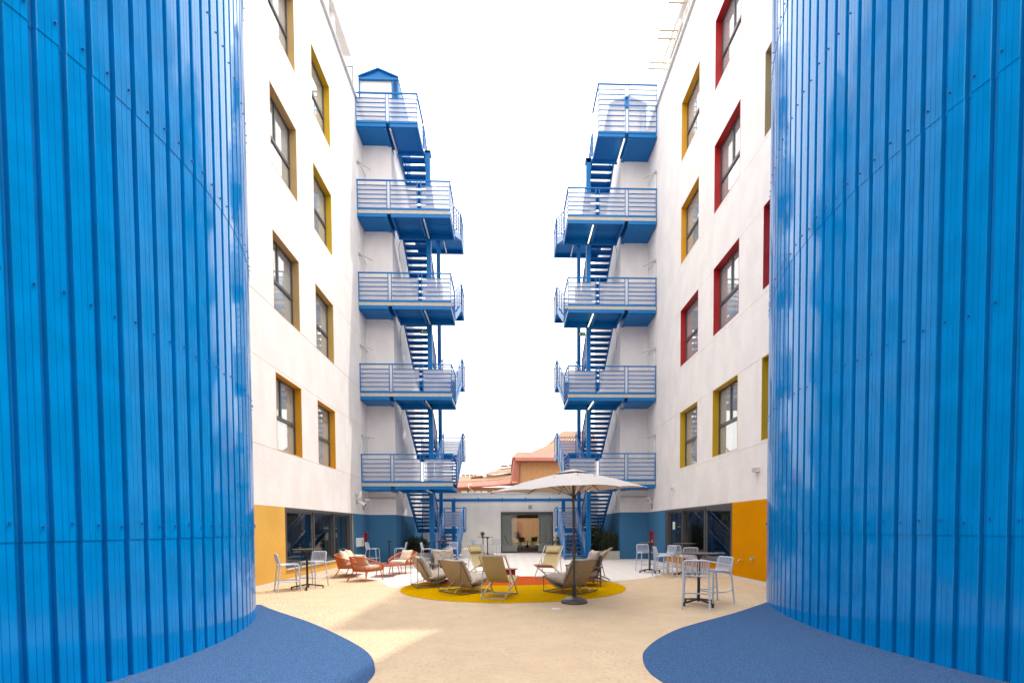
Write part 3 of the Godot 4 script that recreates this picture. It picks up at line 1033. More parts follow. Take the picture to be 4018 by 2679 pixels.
func make_lounger(label: String) -> Node3D:
	var t := thing("wire_lounge_chair", label, "lounge chair", Vector3.ZERO, 0.0, "wire framed lounge chairs with taupe cushions")
	var w := 0.43
	var B := 0.45
	var r := 0.0085
	var f := S()
	tube(f, rounded([Vector3(-w, 0.02, -B), Vector3(w, 0.02, -B), Vector3(w, 0.02, B), Vector3(-w, 0.02, B), Vector3(-w, 0.02, -B)], 0.03), 0.0105, 8)
	for s in [-1.0, 1.0]:
		tube(f, rounded([Vector3(s * w, 0.02, B), Vector3(s * w, 0.735, B + 0.0), Vector3(s * w * 0.99, 0.13, 0.1), Vector3(s * w, 0.37, -B)], 0.02), r, 8)
		tube(f, [Vector3(s * w, 0.37, -B), Vector3(s * w, 0.02, -B)], r, 8)
		tube(f, [Vector3(s * w, 0.02, B), Vector3(s * w * 0.99, 0.13, 0.1), Vector3(s * w * 0.95, 0.02, -0.1)], 0.006, 6)
		tube(f, [Vector3(s * w * 0.99, 0.13, 0.1), Vector3(s * w, 0.02, 0.16)], 0.006, 6)
	tube(f, [Vector3(-w, 0.735, B), Vector3(w, 0.735, B)], r, 8)
	tube(f, [Vector3(-w, 0.37, -B), Vector3(w, 0.37, -B)], r, 8)
	tube(f, [Vector3(-w, 0.13, 0.1), Vector3(w, 0.13, 0.1)], r, 8)
	obj("wire_frame", f, M.wire, t)
	var c := S()
	var line := curve([Vector3(0, 0.745, B), Vector3(0, 0.45, 0.29), Vector3(0, 0.175, 0.13), Vector3(0, 0.12, 0.03), Vector3(0, 0.18, -0.2), Vector3(0, 0.375, -B - 0.01)], 6)
	cloth_strip(c, line, -w + 0.015, w - 0.015, 0.008, 0.015)
	obj("canvas_sling", c, M.canvas, t)
	for s in [-1.0, 1.0]:
		var sp := S()
		bar(sp, Vector3(s * 0.17, 0.27, 0.19), Vector3(s * 0.17, 0.02, B), 0.022, 0.004)
		obj("strap", sp, M.strap, t)
	var sc := S()
	var up := Vector3(0, 0.88, 0.47).normalized()
	pillow(sc, Vector3(0, 0.285, -0.15), Vector3(w - 0.03, 0, 0), Vector3(0, -0.17, 0.98).normalized() * 0.34, Vector3(0, 0.98, 0.17).normalized(), 0.2, 0.05, 0.035, 23, 4.0)
	obj("seat_cushion", sc, M.greycushion, t)
	var bc := S()
	pillow(bc, Vector3(0, 0.50, 0.215), Vector3(w - 0.04, 0, 0), up * 0.31, Vector3(1, 0, 0).cross(up), 0.2, 0.09, 0.04, 29, 3.5)
	obj("back_cushion", bc, M.greycushion, t)
	return t

func make_armed_chair(label: String) -> Node3D:
	var t := thing("low_lounge_armchair", label, "armchair", Vector3.ZERO, 0.0, "taupe armchairs with flat arms")
	for s in [-1.0, 1.0]:
		for z in [-0.36, 0.36]:
			var l := S()
			bx2(l, Vector3(s * 0.37 - 0.018, 0, z - 0.018), Vector3(s * 0.37 + 0.018, 0.47, z + 0.018))
			obj("leg", l, M.taupe, t)
		var a := S()
		bx(a, Vector3(s * 0.37, 0.485, 0.0), Vector3(0.085, 0.03, 0.8))
		obj("arm", a, M.taupe, t)
	var f := S()
	bx(f, Vector3(0, 0.20, 0), Vector3(0.70, 0.04, 0.74))
	obox(f, Vector3(0, 0.50, 0.36), Vector3(0.34, 0, 0), Vector3(0, 0.27, 0.07), Vector3(0, -0.004, 0.015))
	obj("frame", f, M.taupe, t)
	var c := S()
	pillow(c, Vector3(0, 0.305, -0.02), Vector3(0.325, 0, 0), Vector3(0, 0, 0.36), Vector3.UP, 0.19, 0.02, 0.015, 41, 8.0)
	obj("seat_cushion", c, M.greycushion, t)
	var b := S()
	var up := Vector3(0, 0.93, 0.36).normalized()
	pillow(b, Vector3(0, 0.64, 0.235), Vector3(0.33, 0, 0), up * 0.27, Vector3(1, 0, 0).cross(up), 0.2, 0.12, 0.025, 43)
	obj("back_cushion", b, M.greycushion, t)
	return t

func foliage(par: Node3D, c: Vector3, rad: Vector3, count: int, size: float, seed_: int, dark: Color, light: Color, spiky := false) -> void:
	rng.seed = seed_
	var st := S()
	var nz := FastNoiseLite.new()
	nz.seed = seed_
	nz.frequency = 1.6
	for i in count:
		var d := Vector3(rng.randfn(), rng.randfn(), rng.randfn()).normalized()
		var rr := pow(rng.randf(), 0.45) * (1.0 + 0.35 * nz.get_noise_3d(d.x * 1.5, d.y * 1.5, d.z * 1.5))
		var p := c + d * rad * rr
		if p.y < c.y - rad.y * 0.9:
			continue
		var col := dark.lerp(light, rng.randf() * rng.randf() + 0.25 * maxf(0.0, nz.get_noise_3d(p.x * 2, p.y * 2, p.z * 2)))
		var ax := (d + Vector3(rng.randfn(), rng.randfn() + (1.2 if spiky else 0.2), rng.randfn()) * 0.7).normalized()
		if spiky:
			ax = (Vector3(d.x * 0.5, 1.0, d.z * 0.5) + Vector3(rng.randfn(), 0, rng.randfn()) * 0.2).normalized()
		var sd := ax.cross(Vector3(rng.randfn(), rng.randfn(), rng.randfn())).normalized()
		var L := size * rng.randf_range(0.7, 1.3) * (3.5 if spiky else 1.0)
		var W := size * 0.27 * (0.5 if spiky else 1.0)
		var n := ax.cross(sd)
		var mid := p + ax * L * 0.5 + n * L * 0.06
		for q in [[p, mid + sd * W, mid - sd * W], [mid - sd * W, mid + sd * W, p + ax * L]]:
			var nn: Vector3 = (q[1] - q[0]).cross(q[2] - q[0]).normalized()
			for k in [0, 2, 1]:
				st.set_color(col)
				st.set_normal(nn)
				st.add_vertex(q[k])
	var o := obj("foliage", st, M.leaf, par)
	o.set_meta("kind", "stuff")
	var s := S()
	for i in 7:
		var a := TAU * i / 7.0
		tube(s, [Vector3(c.x + 0.05 * cos(a), c.y - rad.y, c.z + 0.05 * sin(a)), Vector3(c.x + rad.x * 0.45 * cos(a), c.y + rad.y * 0.3, c.z + rad.z * 0.45 * sin(a))], 0.008, 5)
	obj("stem", s, M.stem, par)

func wall_box(called: String, label: String, cat: String, at: Vector3, out: float, size: Vector3, m: Material, group := "") -> Node3D:
	var t := thing(called, label, cat, at, 0.0, group)
	var s := S()
	bx2(s, Vector3(0, -size.y / 2, -size.z / 2), Vector3(out * size.x, size.y / 2, size.z / 2))
	obj("body", s, m, t)
	return t

func floodlight(label: String, at: Vector3, out: float, dirv: Vector3) -> void:
	var t := thing("floodlight", label, "floodlight", at, 0.0, "white floodlights on the court walls")
	var s := S()
	bx2(s, Vector3(0, -0.05, -0.05), Vector3(out * 0.05, 0.05, 0.05))
	tube(s, [Vector3(out * 0.04, 0, 0), Vector3(out * 0.16, 0.0, 0.0)], 0.018, 8)
	obj("bracket", s, M.grey_paint, t)
	var h := S()
	var d := dirv.normalized()
	var x := Vector3.UP.cross(d).normalized()
	var y := d.cross(x)
	obox(h, Vector3(out * 0.2, 0.0, 0.0), x * 0.10, y * 0.14, d * 0.03)
	obj("lamp_head", h, M.white_paint, t)
	var g := S()
	obox(g, Vector3(out * 0.2, 0.0, 0.0) + d * 0.033, x * 0.085, y * 0.12, d * 0.004)
	obj("lens", g, M.grey_paint, t)

func poly(pts: Array) -> PackedVector2Array:
	var o := PackedVector2Array()
	for p in pts:
		o.append(Vector2(p.x, p.z))
	return o

# ---------------------------------------------------------------- scene
func _ready() -> void:
	rng.seed = 7
	# camera
	var cam := Camera3D.new()
	cam.name = "camera"
	add_child(cam)
	var near := 0.1
	var F := 1040.0
	cam.set_frustum(near * 1568.0 / F, Vector2(-24.0 / F, 460.0 / F) * near, near, 1000.0)
	cam.transform = Transform3D(Basis(Vector3.UP, deg_to_rad(-1.75)) * Basis(Vector3.RIGHT, deg_to_rad(-1.8)) * Basis(Vector3.BACK, deg_to_rad(-0.29)), Vector3(0, 1.5, 0))
	cam.current = true
	# sky and sun
	var sky_m := ProceduralSkyMaterial.new()
	sky_m.sky_top_color = Color(1.0, 0.985, 0.965)
	sky_m.sky_horizon_color = Color(0.64, 0.632, 0.62)
	sky_m.sky_curve = 1.0
	sky_m.ground_bottom_color = Color(0.6, 0.56, 0.5)
	sky_m.ground_horizon_color = Color(0.85, 0.83, 0.8)
	sky_m.energy_multiplier = 4.6
	var sky := Sky.new()
	sky.sky_material = sky_m
	var env := Environment.new()
	env.background_mode = Environment.BG_SKY
	env.sky = sky
	env.tonemap_mode = Environment.TONE_MAPPER_LINEAR
	env.tonemap_exposure = 1.13
	env.sdfgi_enabled = true
	env.ssao_enabled = true
	env.ssil_enabled = true
	var we := WorldEnvironment.new()
	we.name = "environment"
	we.environment = env
	add_child(we)
	var sun := DirectionalLight3D.new()
	sun.name = "sun"
	sun.light_energy = 0.95
	sun.light_color = Color(1.0, 0.965, 0.91)
	sun.light_angular_distance = 0.8
	sun.shadow_enabled = true
	add_child(sun)
	sun.look_at_from_position(Vector3(0.435, 1.0, -0.15), Vector3.ZERO, Vector3.UP)
	make_materials()
	build_ground()
	build_wings()
	build_back()
	build_far()
	build_furniture()
	build_details()

func build_ground() -> void:
	var g := S()
	quad(g, Vector3(-400, -0.03, 400), Vector3(400, -0.03, 400), Vector3(400, -0.03, -400), Vector3(-400, -0.03, -400))
	struct("ground", g, M.asphalt)
	var a := S()
	bx2(a, Vector3(-12, -0.2, 10), Vector3(12, 0, -26.7))
	struct("court_floor", a, M.cream)
	var edge := curve([Vector3(-6.3, 0, -16.75), Vector3(-5.4, 0, -15.3), Vector3(-4.55, 0, -14.04), Vector3(-3.52, 0, -12.6), Vector3(-2.66, 0, -11.34), Vector3(0.1, 0, -10.9), Vector3(2.85, 0, -12.35), Vector3(3.96, 0, -13.1), Vector3(4.71, 0, -13.95), Vector3(5.31, 0, -14.63), Vector3(5.95, 0, -15.73), Vector3(6.35, 0, -17.67), Vector3(6.55, 0, -19.1)], 6)
	var w := S()
	sheet(w, poly(edge + [Vector3(6.6, 0, -26.6), Vector3(-6.3, 0, -26.6)]), 0.004, 0.02)
	struct("tiled_floor", w, M.tile)
	var bl := curve([Vector3(-4.9, 0, -9.05), Vector3(-4.3, 0, -8.4), Vector3(-3.22, 0, -7.33), Vector3(-2.33, 0, -6.31), Vector3(-1.75, 0, -5.54), Vector3(-1.47, 0, -4.94), Vector3(-1.38, 0, -4.45), Vector3(-1.5, 0, -3.6), Vector3(-2.0, 0, -2.5), Vector3(-3.0, 0, -1.3), Vector3(-4.3, 0, -0.5)], 8)
	var b1 := S()
	sheet(b1, poly(bl + [Vector3(-5.6, 0, -0.4), Vector3(-6.2, 0, -9.0)]), 0.006, 0.02)
	struct("rubber_surface", b1, M.rubber_blue)
	var br := curve([Vector3(5.1, 0, -8.75), Vector3(3.95, 0, -7.72), Vector3(3.06, 0, -7.01), Vector3(2.48, 0, -6.52), Vector3(2.0, 0, -5.96), Vector3(1.71, 0, -5.52), Vector3(1.55, 0, -5.17), Vector3(1.45, 0, -4.7), Vector3(1.48, 0, -4.27), Vector3(1.7, 0, -3.4), Vector3(2.2, 0, -2.4), Vector3(3.2, 0, -1.2), Vector3(4.6, 0, -0.4)], 8)
	var b2 := S()
	sheet(b2, poly(br + [Vector3(6.2, 0, -0.3), Vector3(6.4, 0, -8.9)]), 0.006, 0.02)
	struct("rubber_surface", b2, M.rubber_blue)
	var yl := []
	var og := []
	for i in 96:
		var t := TAU * i / 96
		yl.append(Vector3(0.12 + 2.79 * cos(t), 0, -11.4 + 2.43 * sin(t)))
	var y := S()
	sheet(y, poly(yl), 0.009, 0.02)
	struct("rubber_circle", y, M.rubber_yellow)
	for p in yl:
		if Vector2(p.x - 0.05, p.z + 16.2).length() < 4.5:
			og.append(p)
	# the orange part: inside the yellow one, beyond an arc
	var arc := []
	var full := PackedVector2Array()
	for i in 96:
		var t := TAU * i / 96
		full.append(Vector2(0.05 + 4.5 * cos(t), -16.2 + 4.5 * sin(t)))
	var shrunk := PackedVector2Array()
	for p in yl:
		shrunk.append(Vector2(0.12 + (p.x - 0.12) * 0.998, -11.4 + (p.z + 11.4) * 0.998))
	var inter := Geometry2D.intersect_polygons(full, shrunk)
	var o := S()
	sheet(o, inter[0], 0.013, 0.01)
	struct("rubber_circle", o, M.rubber_orange)

func build_wings() -> void:
	var lw := []
	for y in [[3.64, 5.71], [7.38, 9.45], [11.20, 13.28], [14.92, 17.0], [18.6, 20.6]]:
		if y[1] < 19.0:
			lw.append(y)
	var L := []
	var colsA := [M.amber, M.tan, M.tan, M.tan]
	var colsB := [M.amber, M.ochre, M.gold, M.gold]
	for i in 4:
		L.append([[-12.46, -13.96, lw[i][0], lw[i][1]], colsA[i], 0.42, 0.42])
		L.append([[-15.13, -16.61, lw[i][0], lw[i][1]], colsB[i], 0.0, 0.5])
	var XL := -6.22
	var left := wing("white hotel wing with yellow painted band and tan window reveals, sunlit side", XL, 1.0, -20.35, -18.3, 2.10, M.yellow, L, [-12.81, -18.22, 0.38, 2.10], [-14.75, -16.45], -5.0, 19.25, M.curtain, [-16.6, -18.1])
	var XR := 6.5
	var R := []
	var ry := [[3.70, 5.79], [7.50, 9.57], [11.27, 13.33], [15.02, 17.1]]
	var c0 := [M.gold, M.red, M.beige, M.red]
	var c1 := [M.gold, M.red, M.red, M.red]
	var c2 := [M.gold, M.red, M.amber, M.amber]
	for i in 4:
		R.append([[-10.0, -11.5, ry[i][0], ry[i][1]], c0[i], 0.5, 0.3])
		R.append([[-12.72, -14.29, ry[i][0], ry[i][1]], c1[i], 0.5, 0.32])
		R.append([[-15.46, -17.02, ry[i][0], ry[i][1]], c2[i], 0.0, 0.5])
	var right := wing("white hotel wing with orange painted band and red window reveals, shaded side", XR, -1.0, -21.05, -18.55, 2.19, M.orange, R, [-12.98, -18.55, 0.40, 2.19], [-14.9, -16.85], 5.22, 19.5, M.curtain, [-17.0, -18.4])
	drum("sunlit blue corrugated drum in front of the yellow band", Vector2(-8.8, -5.6), 5.0, 13.9, -2.6, deg_to_rad(59), 1.0)
	drum("shaded blue corrugated drum in front of the orange band", Vector2(10.97, -5.95), 6.5, 13.9, -2.6, deg_to_rad(47), -1.0)
	# the block that closes the court behind the viewer
	var blk := thing("entrance_block", "plain grey block closing the court on the viewer's side", "building", Vector3(0, 0, 7.5))
	var bs := S()
	bx2(bs, Vector3(-14, 0, 0), Vector3(14, 15, 0.4))
	bx2(bs, Vector3(-14, 0, 8.0), Vector3(14, 15, 8.4))
	bx2(bs, Vector3(-14, 0, 0.4), Vector3(-13.6, 15, 8.0))
	bx2(bs, Vector3(13.6, 0, 0.4), Vector3(14, 15, 8.0))
	obj("wall", bs, M.blockwall, blk)
	var br := S()
	bx2(br, Vector3(-14.1, 15, -0.1), Vector3(14.1, 15.3, 8.5))
	obj("roof", br, M.concrete, blk)
	for i in 6:
		for j in 3:
			var wn := S()
			bx2(wn, Vector3(-11.5 + i * 4.2, 3.7 + j * 3.4, -0.03), Vector3(-9.7 + i * 4.2, 5.7 + j * 3.4, -0.003))
			obj("window", wn, M.frame, blk)
	# roof terraces
	var s := S()
	bx2(s, Vector3(-6.45, 21.2, -9.9), Vector3(-14, 21.45, -19.75))
	obj("terrace_canopy", s, M.white, left)
	var s2 := S()
	bx2(s2, Vector3(-8.6, 19.2, -9.9), Vector3(-8.9, 21.2, -19.75))
	obj("penthouse_wall", s2, M.white, left)
	for z in [-11.4, -13.3, -15.2, -17.6, -18.2]:
		var c := S()
		tube(c, [Vector3(-6.72, 19.2, z), Vector3(-6.72, 21.2, z)], 0.17, 18)
		obj("terrace_column", c, M.white, left)
	var gp := S()
	bx2(gp, Vector3(-6.4, 19.2, -19.8), Vector3(-6.46, 20.9, -19.87))
	bx2(gp, Vector3(-6.46, 20.85, -19.81), Vector3(-8.5, 20.9, -19.85))
	obj("terrace_post", gp, M.grey_paint, left)
	var gp2 := S()
	bx2(gp2, Vector3(-6.46, 19.25, -19.82), Vector3(-8.5, 20.85, -19.83))
	obj("terrace_screen", gp2, M.clear_glass, left)
	# right terrace: canopy in bays, columns, white rails and scaffold tubes
	for z in [[-9.9, -12.2], [-13.9, -15.2], [-16.85, -18.2]]:
		var c := S()
		bx2(c, Vector3(6.75, 21.4, z[0]), Vector3(12, 21.62, z[1]))
		obj("terrace_canopy", c, M.white, right)
	for z in [-11.0, -14.3, -17.3, -17.95]:
		var c := S()
		tube(c, [Vector3(7.05, 19.45, z), Vector3(7.05, 21.4, z)], 0.17, 18)
		obj("terrace_column", c, M.white, right)
	for z in [[-15.2, -16.85], [-18.2, -19.9], [-12.2, -13.9]]:
		var c := S()
		bx2(c, Vector3(7.0, 21.2, z[0]), Vector3(7.06, 21.28, z[1]))
		bx2(c, Vector3(6.72, 21.4, z[0]), Vector3(6.80, 21.52, z[1]))
		obj("terrace_beam", c, M.white_paint, right)
		var d := S()
		bx2(d, Vector3(6.95, 21.5, z[0] - 0.1), Vector3(9.0, 21.55, z[1] + 0.1))
		obj("terrace_awning", d, M.greycushion, right)
	for z in [-15.6, -17.4, -18.35, -18.65, -19.6, -19.85]:
		var c := S()
		tube(c, [Vector3(6.1, 21.12, z), Vector3(7.3, 21.12, z)], 0.03, 8)
		obj("scaffold_tube", c, M.pipe, right)
	var rr := S()
	bx2(rr, Vector3(6.5, 20.1, -9.9), Vector3(6.54, 20.14, -20.9))
	for z in [-10.5, -12.5, -14.5, -16.5, -18.5, -20.5]:
		bx2(rr, Vector3(6.5, 19.5, z), Vector3(6.53, 20.1, z - 0.03))
	obj("terrace_railing", rr, M.white_paint, right)
	var pw := S()
	bx2(pw, Vector3(8.9, 19.4, -9.9), Vector3(9.2, 21.4, -20.9))
	obj("penthouse_wall", pw, M.white, right)
	# stairs
	stair("blue steel fire stair on the yellow banded wing, unlit white tubes under its platforms", XL, -19.4, 1.0, 0.0, false, 1.17)
	stair("blue steel fire stair on the orange banded wing, lit tubes under its platforms", XR - 0.02, -19.75, -1.0, 0.09, true, 2.0)
	# blue shelters over the stair doors on the roofs
	var k := 0
	for q in [[-5.62, -20.9, 20.0, "blue gabled stair shelter with pale side panel on the yellow banded wing's roof"], [5.75, -21.9, 20.0, "small blue gabled stair shelter peeping over the orange banded wing's railing"]]:
		var t := thing("stair_shelter", q[3], "shelter", Vector3(q[0], q[2], q[1]), 0.0, "gabled shelters on the roofs")
		var h := 1.25
		var rf := S()
		for sx in [-1.0, 1.0]:
			var a := Vector3(0, h + 0.45, 0.2); var b := Vector3(sx * 0.88, h + 0.1, 0.2)
			var a2 := Vector3(0, h + 0.45, -2.4); var b2 := Vector3(sx * 0.88, h + 0.1, -2.4)
			obox(rf, (a + b + a2 + b2) / 4, (b - a) / 2, Vector3(0, 0.025, 0), Vector3(0, 0, 1.3))
		obj("roof", rf, M.steel_dark, t)
		var gb := S()
		tri(gb, Vector3(-0.86, h + 0.09, 0.12), Vector3(0.86, h + 0.09, 0.12), Vector3(0, h + 0.43, 0.12))
		tri(gb, Vector3(0.86, h + 0.09, 0.08), Vector3(-0.86, h + 0.09, 0.08), Vector3(0, h + 0.43, 0.08))
		bx2(gb, Vector3(-0.88, h, 0.1), Vector3(0.88, h + 0.09, 0.16))
		obj("gable", gb, M.steel_dark, t)
		var pnl := S()
		bx2(pnl, Vector3(-0.86, -0.7, 0.02), Vector3(0.55 if k == 0 else 0.8, h, 0.06))
		obj("side_panel", pnl, M.white_paint, t)
		for sx in [-0.86, 0.62, 0.84]:
			var p := S()
			bx2(p, Vector3(sx - 0.03, -1.7, 0.07), Vector3(sx + 0.03, h, 0.13))
			obj("post", p, M.steel, t)
		var sl := S()
		bx2(sl, Vector3(0.82, -1.4, 0.0), Vector3(0.87, h, -2.3))
		obj("side_panel", sl, M.steel, t)
		k += 1

func build_back() -> void:
	var t := thing("lobby_building", "low white building across the court's end with a wide glass doorway", "building", Vector3(0, 0, -26.6))
	# local: z=0 is the front
	var s := S()
	var D := -9.8
	bx2(s, Vector3(-5.4, 0, 0), Vector3(-0.45, 3.5, -0.3))
	bx2(s, Vector3(2.63, 0, 0), Vector3(5.7, 3.5, -0.3))
	bx2(s, Vector3(-0.45, 2.42, 0), Vector3(2.63, 3.5, -0.3))
	obj("wall", s, M.backwhite, t)
	var s1 := S()
	bx2(s1, Vector3(-5.4, 0, -0.31), Vector3(-5.1, 3.3, D))
	bx2(s1, Vector3(5.4, 0, -0.31), Vector3(5.7, 3.3, D))
	bx2(s1, Vector3(-5.1, 0, D + 0.3), Vector3(0.15, 3.3, D))
	bx2(s1, Vector3(2.55, 0, D + 0.3), Vector3(5.4, 3.3, D))
	bx2(s1, Vector3(0.15, 2.35, D + 0.3), Vector3(2.55, 3.3, D))
	bx2(s1, Vector3(3.1, 0, -0.35), Vector3(3.25, 2.9, -3.4))
	bx2(s1, Vector3(3.1, 0, -6.2), Vector3(3.25, 2.9, D + 0.35))
	obj("inner_wall", s1, M.inner_wall, t)
	var s2 := S()
	bx2(s2, Vector3(-5.4, 3.3, -0.31), Vector3(5.7, 3.48, D))
	obj("roof", s2, M.concrete, t)
	var cl := S()
	bx2(cl, Vector3(-5.08, 2.8, -0.31), Vector3(5.38, 2.86, D + 0.32))
	obj("ceiling", cl, M.inner_wall, t)
	var cp := S()
	bx2(cp, Vector3(-5.5, 3.5, 0.06), Vector3(5.8, 3.56, -0.36))
	obj("coping", cp, M.white_paint, t)
	var fl := S()
	bx2(fl, Vector3(-5.4, -0.15, -0.0), Vector3(5.7, 0.006, D - 4.0))
	obj("lobby_floor", fl, M.inner_floor, t)
	# sliding glass door
	var fr := S()
	bx2(fr, Vector3(-0.45, 2.26, 0.02), Vector3(2.63, 2.42, -0.25))
	bx2(fr, Vector3(-0.45, 0, 0.015), Vector3(-0.39, 2.26, -0.2))
	bx2(fr, Vector3(2.57, 0, 0.015), Vector3(2.63, 2.26, -0.2))
	bx(fr, Vector3(1.2, 2.30, 0.04), Vector3(0.36, 0.04, 0.05))
	var dr := obj("door", fr, M.frame, t)
	for x in [[-0.39, 0.50], [1.75, 2.57]]:
		var g := S()
		bx2(g, Vector3(x[0], 0.1, -0.05), Vector3(x[1], 2.26, -0.062))
		obj("pane", g, M.clear_glass, dr)
		var r := S()
		bx2(r, Vector3(x[0], 0.007, -0.03), Vector3(x[1], 0.1, -0.08))
		obj("bottom_rail", r, M.frame, dr)
	# garden window at the far side of the lobby
	var gw := S()
	bx2(gw, Vector3(0.15, 2.25, D + 0.32), Vector3(2.55, 2.36, D + 0.1))
	bx2(gw, Vector3(0.15, 0.007, D + 0.32), Vector3(2.55, 0.10, D + 0.1))
	bx2(gw, Vector3(0.15, 0.10, D + 0.32), Vector3(0.27, 2.25, D + 0.1))
	bx2(gw, Vector3(2.43, 0.10, D + 0.32), Vector3(2.55, 2.25, D + 0.1))
	var w := obj("window", gw, M.black, t)
	var gp := S()
	bx2(gp, Vector3(0.27, 0.10, D + 0.2), Vector3(2.43, 2.25, D + 0.19))
	obj("pane", gp, M.clear_glass, w)
	# no-smoking sign
	var sg := thing("no_smoking_sign", "square cream no-smoking sign above the glass doorway", "sign", Vector3(1.28, 2.70, -26.6))
	var a := S()
	bx2(a, Vector3(-0.11, -0.11, 0.0), Vector3(0.11, 0.11, 0.008))
	obj("plate", a, M.sign_brown, sg)
	var a2 := S()
	bx2(a2, Vector3(-0.095, -0.095, 0.008), Vector3(0.095, 0.095, 0.012))
	obj("face", a2, M.sign_cream, sg)
	var a3 := S()
	var ring := []
	for i in 28:
		ring.append(Vector3(0.07 * cos(TAU * i / 28), 0.07 * sin(TAU * i / 28), 0.014))
	tube(a3, ring, 0.009, 6, true)
	bar(a3, Vector3(-0.05, 0.05, 0.014), Vector3(0.05, -0.05, 0.014), 0.016, 0.006, Vector3.BACK)
	bar(a3, Vector3(-0.04, -0.02, 0.014), Vector3(0.045, 0.015, 0.014), 0.012, 0.005, Vector3.BACK)
	obj("symbol", a3, M.sign_brown, sg)
	# the blue frame across the court
	var b := thing("steel_pergola", "blue steel beam on posts crossing in front of the low white building", "pergola", Vector3(0, 0, -25.75))
	var bm := S()
	bx2(bm, Vector3(-4.95, 2.98, -0.06), Vector3(5.15, 3.14, 0.06))
	obj("beam", bm, M.steel, b)
	for x in [-3.1, 3.13]:
		var p := S()
		bx2(p, Vector3(x - 0.1, 0, -0.09), Vector3(x + 0.1, 2.98, 0.09))
		obj("post", p, M.steel, b)
	for x in [-3.05, -1.7, -0.35, 0.98, 2.35, 3.7]:
		var p := S()
		bx2(p, Vector3(x - 0.03, 3.14, -0.05), Vector3(x + 0.03, 3.20, 0.05))
		bar(p, Vector3(x, 3.05, -0.06), Vector3(x, 2.98, -0.62), 0.04, 0.04)
		obj("clamp", p, M.steel_dark, b)
	var cb := S()
	tube(cb, [Vector3(-4.9, 3.2, 0.0), Vector3(5.1, 3.2, 0.0)], 0.008, 6)
	tube(cb, [Vector3(-2.9, 2.93, 0.03), Vector3(2.9, 2.93, 0.03)], 0.02, 6)
	obj("cable", cb, M.grey_paint, b)
	# the lobby's furniture
	for q in [[1.05, -34.9, 1.0, 0.25, "grey tub chair by the lobby's garden window, left of the pedestal table"], [1.98, -35.3, -1.0, 0.2, "grey tub chair by the lobby's garden window, right of the pedestal table"]]:
		var c := thing("tub_chair", q[4], "armchair", Vector3(q[0], 0.006, q[1]), facing(q[2], q[3]), "grey tub chairs in the lobby")
		var sh := S()
		var rows := []
		for j in 6:
			var row := []
			for i in 19:
				var an := -2.2 + 4.4 * i / 18.0
				var f := j / 5.0
				row.append(Vector3(sin(an) * (0.22 + 0.09 * f), 0.40 + f * (0.18 + 0.2 * cos(an / 2.4)), cos(an) * (0.22 + 0.09 * f)))
			rows.append(row)
		grid(sh, rows)
		lathe(sh, [Vector2(0.0, 0.40), Vector2(0.24, 0.40), Vector2(0.25, 0.46), Vector2(0.0, 0.47)], 20)
		obj("shell", sh, M.tub, c)
		for lg in [[-1, -1], [1, -1], [-1, 1], [1, 1]]:
			var l := S()
			tube(l, [Vector3(lg[0] * 0.15, 0.41, lg[1] * 0.15), Vector3(lg[0] * 0.24, 0, lg[1] * 0.24)], 0.01, 6)
			obj("leg", l, M.black, c)
	var pt := thing("pedestal_table", "low black pedestal table between the lobby's tub chairs", "side table", Vector3(1.42, 0.006, -34.2))
	var p1 := S()
	lathe(p1, [Vector2(0, 0.50), Vector2(0.22, 0.50), Vector2(0.22, 0.52), Vector2(0, 0.52)], 24)
	obj("tabletop", p1, M.black, pt)
	var p2 := S()
	lathe(p2, [Vector2(0.15, 0), Vector2(0.12, 0.08), Vector2(0.03, 0.25), Vector2(0.02, 0.5)], 18)
	obj("pedestal", p2, M.black, pt)
	var dt := thing("lobby_table", "small square lobby table with thin black legs holding a plant", "table", Vector3(0.60, 0.006, -31.2))
	var d1 := S()
	bx(d1, Vector3(0, 0.72, 0), Vector3(0.7, 0.03, 0.6))
	obj("tabletop", d1, M.tub, dt)
	for lg in [[-1, -1], [1, -1], [-1, 1], [1, 1]]:
		var l := S()
		bx2(l, Vector3(lg[0] * 0.3 - 0.012, 0, lg[1] * 0.25 - 0.012), Vector3(lg[0] * 0.3 + 0.012, 0.705, lg[1] * 0.25 + 0.012))
		obj("leg", l, M.black, dt)
	var pl := thing("potted_plant", "dark leafy plant in a pot on the lobby table", "potted plant", Vector3(0.55, 0.741, -31.2))
	var pp := S()
	lathe(pp, [Vector2(0.0, 0.0), Vector2(0.07, 0.0), Vector2(0.09, 0.13), Vector2(0.0, 0.13)], 16)
	obj("pot", pp, M.black, pl)
	foliage(pl, Vector3(0.02, 0.26, 0), Vector3(0.2, 0.16, 0.16), 140, 0.1, 91, Color(0.006, 0.012, 0.005), Color(0.02, 0.035, 0.012))
	var ch := thing("swivel_chair", "black slatted lounge chair with red seat behind the glass door", "chair", Vector3(0.1, 0.006, -29.6), facing(1.0, -0.2))
	var c1 := S()
	for i in 8:
		var x := lerpf(-0.24, 0.24, i / 7.0)
		tube(c1, rounded([Vector3(x, 0.40, -0.26), Vector3(x, 0.36, 0.15), Vector3(x * 1.1, 1.0, 0.38)], 0.1), 0.014, 6)
	obj("shell", c1, M.black, ch)
	var c2 := S()
	pillow(c2, Vector3(0, 0.44, -0.05), Vector3(0.25, 0, 0), Vector3(0, 0, 0.25), Vector3.UP, 0.1, 0.03, 0.005, 5, 6.0)
	obj("seat_cushion", c2, M.hose_red, ch)
	var c3 := S()
	tube(c3, [Vector3(0, 0.04, 0), Vector3(0, 0.38, 0)], 0.025, 8)
	for k in 4:
		bar(c3, Vector3(0, 0.05, 0), Vector3(0.33 * cos(k * PI / 2 + 0.5), 0.02, 0.33 * sin(k * PI / 2 + 0.5)), 0.03, 0.02)
